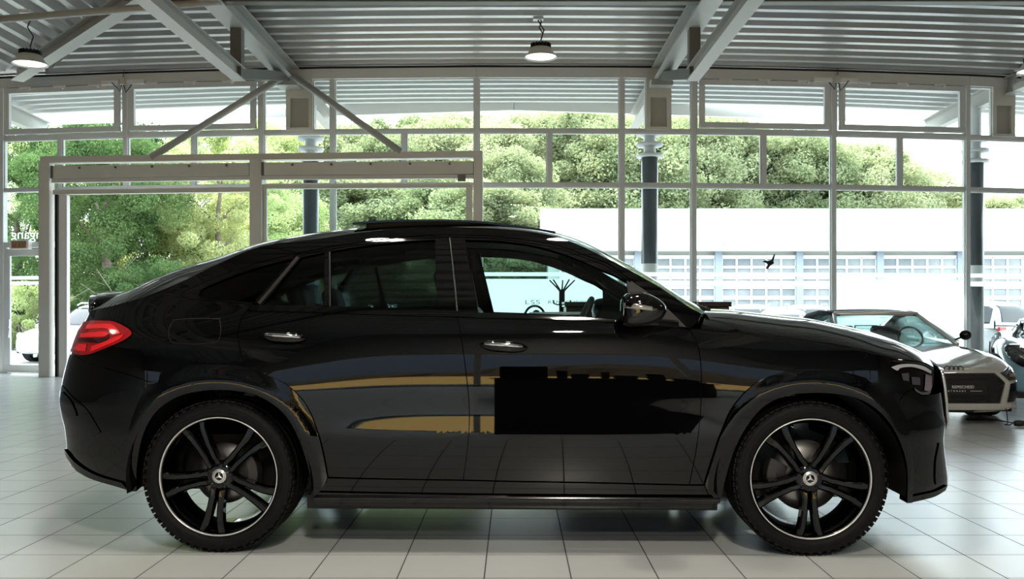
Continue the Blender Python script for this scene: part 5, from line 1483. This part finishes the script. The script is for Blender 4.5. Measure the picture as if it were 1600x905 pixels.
generic_car('parked_car', 'white car in the yard, roof just above the coupe bonnet, nearest the windscreen', (gx(1172, 30), 30, -.2), head(-.25, -.97), M_WCAR, 4.6, 1.84, 1.62)
generic_car('parked_car', 'white car in the yard beside the post right of the bird decal', (gx(1262, 31), 31, -.2), head(-.15, -.99), M_WCAR, 4.6, 1.84, 1.62)
generic_car('parked_car', 'white car in the yard just left of the silver roadster roof', (gx(1222, 27), 27, -.2), head(-.35, -.94), M_WCAR, 4.5, 1.84, 1.46)

# ---- silver grey roadster
M_NARDO = mat('silver_grey_paint', (.50, .49, .46), .09, coat=.8)
M_CLOTH = noise_mat('soft_top_cloth', (.012, .013, .016), (.02, .021, .024), 80, .8)
def roadster():
    r = empty('roadster', (4.70, 9.72, 0), 0); tag(r, 'silver grey roadster with a black soft top, facing the camera behind the coupe bonnet', 'car')
    yaw = math.radians(1.5); r.scale = (1, .93, 1)
    r.rotation_euler = (0, 0, math.atan2(-math.cos(yaw), -math.sin(yaw)))
    # local: x forward with the nose at x = 0, y to the car's left, z up
    ST = [  # x, width, top middle, crest height, crest y share, waist z
        (.00, .60, .575, .555, .80), (-.06, .76, .60, .57, .84), (-.20, .86, .635, .63, .86), (-.50, .925, .685, .725, .84), (-.90, .955, .735, .775, .82), (-1.30, .945, .785, .795, .82),
        (-1.70, .93, .83, .83, .84), (-2.3, .925, .86, .87, .86), (-2.9, .945, .93, .92, .84), (-3.5, .965, .96, .93, .82), (-4.1, .93, .93, .88, .82), (-4.4, .80, .84, .80, .82)]
    st = []
    for x, w, zt, zc, ys in ST:
        w *= .96
        st.append((x, [(0, zt), (w * .35, zt - .002), (w * .62, (zt + zc) / 2 - .006), (w * ys, zc), (w * .965, zc - .07), (w, zc - .22), (w * .985, .34), (w * .96, .16), (w * .6, .13), (0, .13)]))
    rows = lofted(st); mb = MB().grid(rows); k = len(rows[0])
    for q in (rows[0], rows[-1]): mb.add(q[:-1], [tuple(range(k - 1))])
    mb.build('body', M_NARDO, r, subsurf=2, merge=.0005)
    from mathutils.bvhtree import BVHTree
    bd = r.children[0]; dg = bpy.context.evaluated_depsgraph_get(); ev = bd.evaluated_get(dg); me = ev.to_mesh()
    bv = BVHTree.FromPolygons([tuple(v.co) for v in me.vertices], [tuple(p.vertices) for p in me.polygons]); ev.to_mesh_clear()
    def face(y, z, off=.012):            # point on the rounded nose
        h = bv.ray_cast(Vector((2, y, z)), Vector((-1, 0, 0)))
        return ((h[0].x if h[0] else -.35) + off, y, z)
    def front_patch(nm, poly, m, off=.012, par=r, both=False, g=.04):
        for s in ((1, -1) if both else (1,)):
            pts, fs, be = tess2d([(p[0] * s, p[1]) for p in poly], g, g); mb = MB()
            V = [face(a, b, off) for a, b in pts]; mb.add(V + [(v[0] - .05, v[1], v[2]) for v in V], fs + [[i + len(V) for i in f[::-1]] for f in fs] + [[a, b, b + len(V), a + len(V)] for a, b in be], smooth=False)
            o = mb.build(nm, m, par)
        return o
    GRL = [(-.44, .555), (.44, .555), (.56, .45), (.50, .235), (-.50, .235), (-.56, .45)]
    gr = front_patch('grille', GRL, M_DARK)
    hm = MB()                           # honeycomb: short slanting bars
    for i in range(-13, 14):
        for j in range(9):
            y, z = i * .04 + (.02 if j % 2 else 0), .25 + j * .034
            if abs(y) > .44 + (.10 if .33 < z < .5 else 0) - .02: continue
            p = Vector(face(y, z, .016)); hm.beam(p, p + Vector((0, .018, .014)), .006, .005); hm.beam(p, p + Vector((0, -.018, .014)), .006, .005)
    hm.build('honeycomb', M_GLOSS, gr)
    front_patch('grille_side_blade', [(.445, .56), (.50, .555), (.62, .44), (.565, .235), (.505, .235), (.56, .45)], M_NARDO, .03, both=True)
    front_patch('lower_lip', [(-.80, .235), (.80, .235), (.86, .165), (-.86, .165)], M_NARDO, .04)
    front_patch('splitter', [(-.80, .160), (.80, .160), (.80, .115), (-.80, .115)], M_DARK, .045)
    front_patch('side_intake', [(.64, .44), (.84, .47), (.84, .25), (.60, .245)], M_GLOSS, .012, both=True)
    hl = front_patch('headlight', [(.52, .555), (.66, .60), (.84, .635), (.86, .56), (.80, .49), (.62, .475)], mat('roadster_headlight', (.10, .105, .11), .06, metal=.5), .016, both=True)
    front_patch('light_strip', [(.56, .55), (.70, .595), (.83, .62), (.84, .60), (.70, .573), (.58, .533)], M_CHROME, .022, both=True)
    front_patch('projector_lens', [(.64, .51), (.72, .52), (.72, .555), (.64, .54)], mat('amber_lens', (.45, .28, .12), .1, metal=.3), .022, both=True)
    for k in range(4):                  # four linked rings
        q = MB(); p = Vector(face(-.075 + .05 * k, .60, .03)); q.tube([p + Vector((0, .033 * math.cos(a), .027 * math.sin(a))) for a in np.linspace(0, 2 * PI, 25)[:-1]], .006, 8, closed=True)
        q.build('badge_ring', M_GLOSS, r)
    pl = empty('number_plate', face(-.02, .40, .035), 0, r)
    MB().bb((-.006, -.36, -.075), (.004, .36, .075)).build('plate_board', M_DARK, pl, bevel=.004)
    for body, size, y, z, m, sp in (('LSS', .058, -.25, -.004, mat('plate_red', (.50, .07, .06), .5), 1.), ('REMSCHEID', .044, .085, -.004, M_LETTER, 1.1), ('AUTOHAUS', .024, 0, -.040, M_LETTER, 2.2)):
        t = text_mesh(body, size, m, 'plate_lettering', pl, .002, sp); t.rotation_euler = (PI / 2, 0, PI / 2); t.location = (.006, y, z)
        t.scale = (1.0, 1, 1)
    for a, b in ((-.30, -.17), (.17, .30)): MB().bb((.004, a, -.034), (.006, b, -.030)).build('plate_rule', M_LETTER, pl)
    # windscreen, frame and soft top
    zb, xb = .80, -1.42
    def ws(t, q):                       # t across -1..1, q 0 bottom..1 top
        w = .78 + (.58 - .78) * q; x = xb - .82 * q - .13 * t * t * (1 - .4 * q)
        return (x, w * t, zb + .375 * q + .012 * (1 - t * t) * q)
    MB().grid([[ws(t, q) for t in np.linspace(-1, 1, 21)] for q in np.linspace(0, 1, 9)]).build('windscreen', glassmat('roadster_screen', (.84, .93, .93), .045), r, solid=.006)
    fr = MB()
    fr.tube([ws(-1, q) for q in np.linspace(0, 1, 8)], .026, 10); fr.tube([ws(1, q) for q in np.linspace(0, 1, 8)], .026, 10); fr.tube([ws(t, 1) for t in np.linspace(-1, 1, 15)], .030, 10)
    fr.build('windscreen_frame', M_SILVER, r)
    top = []
    for x, w, z in ((xb - .80, .60, 1.19), (xb - .95, .62, 1.215), (xb - 1.3, .64, 1.235), (xb - 1.7, .64, 1.20), (xb - 2.1, .60, 1.06), (xb - 2.3, .58, .93)):
        top.append([(x - .06 * t * t, w * t, z - .035 * abs(t) ** 3) for t in np.linspace(-1, 1, 17)] )
    MB().grid(top[:4]).build('soft_top', M_CLOTH, r, subsurf=1, solid=.03); MB().grid(top[3:]).build('rear_window', glassmat('roadster_screen', (.84, .93, .93), .045), r, solid=.004)
    for s in (-1, 1):
        MB().tube([ws(s, 1), (xb - 1.3, s * .655, 1.19), (xb - 1.75, s * .665, 1.14), (xb - 2.15, s * .69, .98), (xb - 2.3, s * .72, .88)], [.03, .035, .045, .06, .06], 10).build('soft_top_edge', M_CLOTH, r)
        MB().grid([[(xb - .12, s * .80, .84), (xb - .12, s * .80, .845)], [(xb - .8, s * .80, .86), (xb - .86, s * .615, 1.16)], [(xb - 1.5, s * .79, .88), (xb - 1.4, s * .655, 1.18)], [(xb - 2.1, s * .76, .90), (xb - 2.0, s * .68, 1.05)]]).build('side_window', G_CAR, r, solid=.004)
        m = MB().lathe([(0, -.085), (.055, -.075), (.07, -.02), (.065, .04), (.03, .075), (0, .08)], 18, c=(0, 0, 0), axis='x'); o = m.build('door_mirror', M_GLOSS, r); o.location = (xb - .30, s * .965, .915); o.scale = (.7, 1.05, .9)
        MB().beam((xb - .32, s * .78, .84), (xb - .32, s * .92, .89), .05, .025).build('mirror_arm', M_GLOSS, r)
        for xx in (-.98, -3.62):
            wl = empty('wheel', (xx, s * .93, .345), PI if s > 0 else 0, r); wl.scale = (.89, 1.0, .89)
            for nm in ('tyre', 'rim_barrel', 'rim_edge', 'spokes'): link_mesh(nm, WM[nm], None, wl)
            a = MB(); rw = []
            for i in range(19):
                t = -.2 + (PI + .4) * i / 18; rw.append([(xx + .385 * math.cos(t), s * .945, .345 + .385 * math.sin(t)), (xx + .355 * math.cos(t), s * .925, .345 + .355 * math.sin(t)), (xx + .355 * math.cos(t), s * .62, .345 + .355 * math.sin(t))])
            a.grid(rw).build('wheel_arch', M_DARK, r)
    MB().bb((xb - 1.4, -.62, .35), (xb - .1, .62, .66)).build('cockpit', M_LEATHER, r, bevel=.05)
    for y in (-.34, .34): MB().beam((xb - 1.25, y, .7), (xb - 1.42, y, 1.0), .42, .12, up=(1, 0, .3)).build('seat_backrest', M_LEATHER, r, bevel=.04)
    bx = MB(); bx.beam((xb - .42, -.46, .93), (xb - .42, -.46, 1.03), .012, .012, up=(0, 1, 0)); bx.beam((xb - .42, -.16, .93), (xb - .42, -.16, 1.03), .012, .012, up=(0, 1, 0)); bx.beam((xb - .42, -.46, 1.03), (xb - .42, -.16, 1.03), .012, .012); bx.beam((xb - .42, -.46, .93), (xb - .42, -.16, .93), .012, .012)
    bx.build('price_card_frame', M_DARK, r)
    sw = MB(); sw.tube([(xb - .55 - .04 * math.sin(a), .34 + .17 * math.cos(a), .86 + .15 * math.sin(a)) for a in np.linspace(0, 2 * PI, 25)[:-1]], .015, 8, closed=True); sw.build('steering_wheel', M_LEATHER, r)
    return r
roadster()
# ---- light blue sports car at the right edge
M_BLUE = mat('light_blue_paint', (.23, .43, .56), .08, coat=.8)
def blue_car():
    r = empty('sports_car', (7.02, 11.35, 0)); tag(r, 'light blue sports car with a dark headlight, cut by the right edge of the photo', 'car')
    yaw = math.radians(27); r.rotation_euler = (0, 0, math.atan2(-math.cos(yaw), -math.sin(yaw)))
    ST = [(.00, .58, .52, .52, .8), (-.08, .76, .57, .57, .84), (-.28, .87, .63, .68, .84), (-.60, .93, .68, .83, .80), (-1.00, .96, .74, .90, .80), (-1.40, .95, .80, .88, .82), (-1.9, .93, .86, .87, .86), (-2.6, .93, .90, .90, .86), (-3.2, .96, .96, .94, .82), (-3.9, .96, .84, .84, .82), (-4.4, .84, .76, .74, .82)]
    st = []
    for x, w, zt, zc, ys in ST:
        st.append((x, [(0, zt), (w * .35, zt), (w * .60, (zt + zc) / 2 - .01), (w * ys, zc), (w * .97, zc - .09), (w, zc - .26), (w * .985, .34), (w * .96, .15), (w * .6, .12), (0, .12)]))
    rows = lofted(st); mb = MB().grid(rows); k = len(rows[0])
    for q in (rows[0], rows[-1]): mb.add(q[:-1], [tuple(range(k - 1))])
    mb.build('body', M_BLUE, r, subsurf=2, merge=.0005)
    bd = r.children[0]; dg = bpy.context.evaluated_depsgraph_get(); ev = bd.evaluated_get(dg); me = ev.to_mesh()
    from mathutils.bvhtree import BVHTree
    bvb = BVHTree.FromPolygons([tuple(v.co) for v in me.vertices], [tuple(p.vertices) for p in me.polygons]); ev.to_mesh_clear()
    for s in (-1, 1):
        pts, fs, be = tess2d([(s * p, q) for p, q in catmull([(.44, .66), (.56, .745), (.70, .775), (.80, .745), (.80, .66), (.72, .57), (.60, .50), (.50, .53), (.44, .66)], 5)[:-1]], .04, .04)
        V = []
        for p, q in pts:
            hit = bvb.ray_cast(Vector((2, p, q)), Vector((-1, 0, 0))); V.append((hit[0].x + .012 if hit[0] else -.4, p, q))
        MB().add(V, fs, smooth=True).build('headlight', M_GLOSS, r, solid=.012)
        MB().lathe([(0, .012), (.03, .010), (.035, 0)], 14, c=(V[0][0] - .02, s * .62, .66), axis='x').build('headlight_lens', M_CHROME, r)
        for xx in (-1.0, -3.6):
            wl = empty('wheel', (xx, s * .945, .345), PI if s > 0 else 0, r); wl.scale = (.89, 1.0, .89)
            for nm in ('tyre', 'rim_barrel', 'rim_edge', 'spokes'): link_mesh(nm, WM[nm], None, wl)
            a = MB(); rw = []
            for i in range(19):
                t = -.2 + (PI + .4) * i / 18; rw.append([(xx + .385 * math.cos(t), s * .955, .345 + .385 * math.sin(t)), (xx + .355 * math.cos(t), s * .935, .345 + .355 * math.sin(t)), (xx + .355 * math.cos(t), s * .62, .345 + .355 * math.sin(t))])
            a.grid(rw).build('wheel_arch', M_DARK, r)
        MB().beam((-4.15, s * .55, .72), (-4.15, s * .55, .95), .12, .02, up=(0, 1, 0)).build('wing_stay', M_DARK, r)
        MB().prism([(-4.42, .90), (-3.98, .93), (-3.86, 1.03), (-4.42, 1.05)], 'y', s * .86, s * .88).build('wing_end_plate', M_DARK, r)
    wg = MB().prism([(-4.40, .995), (-4.30, 1.02), (-4.0, .975), (-3.96, .955), (-4.1, .955), (-4.3, .98)], 'y', -.86, .86); wg.build('rear_wing', mat('white_wing', (.78, .8, .82), .1), r)
    g = []
    for x, z, w in ((-1.60, .80, .66), (-2.2, 1.06, .56), (-2.6, 1.15, .54), (-3.0, 1.13, .52), (-3.6, .92, .48)): g.append([(x - .10 * t * t, w * t, z - .05 * abs(t) ** 3) for t in np.linspace(-1, 1, 13)])
    MB().grid(g[:2]).build('windscreen', G_CAR, r, solid=.006); MB().grid(g[1:4]).build('roof', M_BLUE, r, subsurf=1, solid=.02); MB().grid(g[3:]).build('rear_screen', M_GLASSD, r, solid=.006)
    for s in (-1, 1): MB().grid([[(q[0][0], s * abs(q[0][1]), q[0][2]), (q[0][0] - .05, s * .72, .80)] for q in g]).build('side_window', M_GLASSD, r, solid=.004)
    ap = MB().bb((-.35, -.7, .10), (-.02, .7, .18)); ap.build('front_lip', M_DARK, r, bevel=.01)
    return r
blue_car()

# ================================================================== THINGS STANDING BEHIND THE COUPE
# coat stand seen through the front side window
cs = empty('coat_stand', (gx(878, 13), 13, 0)); tag(cs, 'black coat stand with upturned hooks, seen through the front side window of the coupe', 'coat stand')
MB().tube([(0, 0, .03), (0, 0, 1.52)], .042, 14).build('pole', M_SATIN, cs)
b = MB()
for k in range(4):
    a = k * PI / 2 + .4; b.tube([(0, 0, .30), (.16 * math.cos(a), .16 * math.sin(a), .12), (.26 * math.cos(a), .26 * math.sin(a), .012)], .018, 8)
b.build('foot', M_SATIN, cs)
for k in range(5):
    a = k * 2 * PI / 5 + .2
    MB().tube([(0, 0, 1.46), (.07 * math.cos(a), .07 * math.sin(a), 1.54), (.19 * math.cos(a), .19 * math.sin(a), 1.655)], [.014, .012, .010], 8).build('top_hook', M_SATIN, cs)
for k in range(4):
    a = k * PI / 2
    MB().tube([(0, 0, 1.33), (.06 * math.cos(a), .06 * math.sin(a), 1.30), (.11 * math.cos(a), .11 * math.sin(a), 1.32), (.125 * math.cos(a), .125 * math.sin(a), 1.37)], .010, 8).build('lower_hook', M_SATIN, cs)
# black counter
ct = empty('counter', (gx(1007, 12.2), 12.2, 0)); tag(ct, 'tall black counter whose top shows between the coupe windscreen and bonnet', 'counter')
w0 = gx(1134, 12.2) - ct.location.x
MB().bb((-w0 * .98, -.30, 0), (w0 * .98, .30, 1.27)).build('counter_body', M_SATIN, ct, bevel=.01)
MB().bb((-w0, -.34, 1.27), (w0, .34, 1.335)).build('counter_top', M_GLOSS, ct, bevel=.006)
# high round table and a bar stool
tb = empty('bar_table', (gx(873, 10.5), 10.5, 0)); tag(tb, 'high round white table seen through the front side window, left of the black counter', 'table')
MB().lathe([(0, 1.175), (.33, 1.175), (.345, 1.19), (.33, 1.205), (0, 1.205)], 48).build('table_top', M_WHITE, tb)
MB().lathe([(0, .02), (.24, .02), (.25, .01), (.25, 0)], 36).build('base_plate', M_CHROME, tb); MB().lathe([(.035, .02), (.035, 1.175)], 20).build('column_leg', M_CHROME, tb)
sl = empty('bar_stool', (gx(836, 11.4), 11.4, 0)); tag(sl, 'black bar stool with a round arched back, left of the high white table', 'stool')
MB().lathe([(0, .80), (.20, .80), (.21, .77), (.19, .74), (0, .74)], 30).build('seat', M_SATIN, sl); MB().lathe([(.03, .02), (.03, .74)], 16).build('leg', M_CHROME, sl); MB().lathe([(0, .025), (.22, .015), (.22, 0)], 30).build('base_plate', M_CHROME, sl)
MB().tube([(-.13 , .12, .78)] + [(.13 * math.cos(a) * 1.0, .16, 1.13 + .15 * math.sin(a)) for a in np.linspace(PI, 0, 15)] + [(.13, .12, .78)], .015, 8).build('arched_back', M_SATIN, sl)
MB().lathe([(0, -.01), (.05, -.01), (.05, .01), (0, .01)], 20, c=(.02, .16, 1.18), axis='y').build('back_pad', M_SATIN, sl)
# charging cable on the floor
cb = [P(1568, 628, 9.75), P(1572, 640, 9.7), (P(1574, 662, 9.55)), P(1570, 663.5, 9.5), P(1578, 664, 9.5), P(1583, 660, 9.55), P(1588, 659, 9.6)]
pts = [tuple(p) for p in cb]; pts = [(p[0], p[1], max(p[2], .012)) for p in pts]
c = empty('charging_cable', (pts[3][0], pts[3][1], 0)); tag(c, 'thin black charging cable with a small plug on the floor beside the silver roadster', 'cable')
loc = lambda p: (p[0] - c.location.x, p[1] - c.location.y, p[2])
MB().tube([loc(p) for p in catmull(pts, 6)], .006, 8).build('cable', M_CABLE, c)
q = loc(pts[-1]); MB().lathe([(0, -.05), (.03, -.045), (.035, 0), (.03, .045), (0, .05)], 16, c=(q[0] + .03, q[1], .036), axis='x').build('plug', M_CABLE, c)
lp = [(pts[-1][0] + .06, pts[-1][1], .03), (pts[-1][0] + .12, pts[-1][1] - .02, .012), (pts[-1][0] + .09, pts[-1][1] + .12, .012), (pts[-1][0] + .02, pts[-1][1] + .5, .012), (pts[-1][0] - .25, pts[-1][1] + .55, .012)]
MB().tube([loc(p) for p in catmull(lp, 6)], .006, 8).build('cable', M_CABLE, c)
# bird decal on the glass
def bird(u, v, s, lab):
    x = xat(u); d = tag(MB().prism([(a * s, b * s) for a, b in [(-.13, .02), (-.06, .05), (-.02, .03), (.05, .06), (.10, .17), (.12, .16), (.085, .03), (.10, -.01), (.03, -.05), (-.02, -.12), (-.035, -.14), (-.03, -.10), (-.05, -.13), (-.055, -.10), (-.02, -.03), (-.07, .005)]], 'y', -.002, .002).build('bird_decal', M_DARK), lab, 'decal')
    d.location = (x, yfx(x) - .016, zl(v)); return d
bird(1201, 410, 1.0, 'black bird silhouette stuck on the glass above the coupe bonnet')
# lettering on the frosted pane behind the coupe
for body, size, u, v, kx in (('LSS', .115, 832, 475.5, 1.7), ('REMSCHEID', .095, 886, 475, 1.35)):
    t = text_mesh(body, size, mat('grey_lettering', (.10, .13, .15), .6), 'window_lettering', None, .002, 1.1); x = xat(u)
    t.rotation_euler = (PI / 2, 0, 0); t.location = (x, yfx(x) - .022, zl(v)); t.scale = (kx, 1, 1)
    tag(t, 'grey letters on the frosted pane seen through the coupe window, %s' % ('left of the coat stand' if u < 850 else 'behind the coat stand'), 'lettering')
# ================================================================== LIGHT AND CAMERA
w = bpy.data.worlds.new('sky'); SC.world = w; w.use_nodes = True
bgn = w.node_tree.nodes['Background']; bgn.inputs[0].default_value = (.83, .925, 1.0, 1); bgn.inputs[1].default_value = 2.5
def sun(rot_el, az, strength, col, ang=.6):
    l = bpy.data.lights.new('sun', 'SUN'); l.energy = strength; l.color = col; l.angle = math.radians(ang)
    o = bpy.data.objects.new('sun', l); COL.objects.link(o)
    d = Vector((math.sin(az) * math.cos(rot_el), math.cos(az) * math.cos(rot_el), math.sin(rot_el)))   # towards the sun
    o.rotation_euler = d.to_track_quat('Z', 'Y').to_euler(); o.location = d * 60
sun(math.radians(51), math.radians(-28), 5.5, (1, .96, .87))
# lamp row over the black car, plus two unseen ones added behind as fill
for x, y, pw in ((.45, 4.45, 24), (-1.35, 4.45, 24), (7.6, 4.45, 24), (-7.2, 4.45, 24), (.45, -.6, 110), (.45, -5., 110)):
    l = bpy.data.lights.new('lamp_light', 'AREA'); l.shape = 'DISK'; l.size = .46; l.energy = pw; l.color = (1, .92, .78)
    o = bpy.data.objects.new('lamp_light', l); COL.objects.link(o); o.location = (x, y, 5.25)
    lamp_o = copy_tree(LP); lamp_o.location = (x, y, 5.265); tag(lamp_o, 'hanging high bay lamp of the row straight above the black coupe' if y > 3 else 'unseen high bay lamp added behind the photographer as fill light', 'lamp', 'high bay lamps hung from the ceiling')
cam = bpy.data.cameras.new('camera'); co = bpy.data.objects.new('camera', cam); COL.objects.link(co)
co.location = (0, 0, CZ); co.rotation_euler = (PI / 2, 0, 0)
cam.sensor_width = 36; cam.lens = F * 36 / 1600; cam.shift_x = -3 / 1600; cam.shift_y = 32.5 / 1600
SC.camera = co
SC.view_settings.view_transform = 'Standard'; SC.view_settings.look = 'None'; SC.view_settings.gamma = 1; SC.view_settings.use_curve_mapping = False
SC.view_settings.exposure = 1.35
SC.cycles.use_denoising = True
SC.cycles.max_bounces = 10; SC.cycles.diffuse_bounces = 4; SC.cycles.glossy_bounces = 5; SC.cycles.transmission_bounces = 6; SC.cycles.transparent_max_bounces = 40
SC.cycles.caustics_reflective = False; SC.cycles.caustics_refractive = False
SC.cycles.sample_clamp_indirect = 6
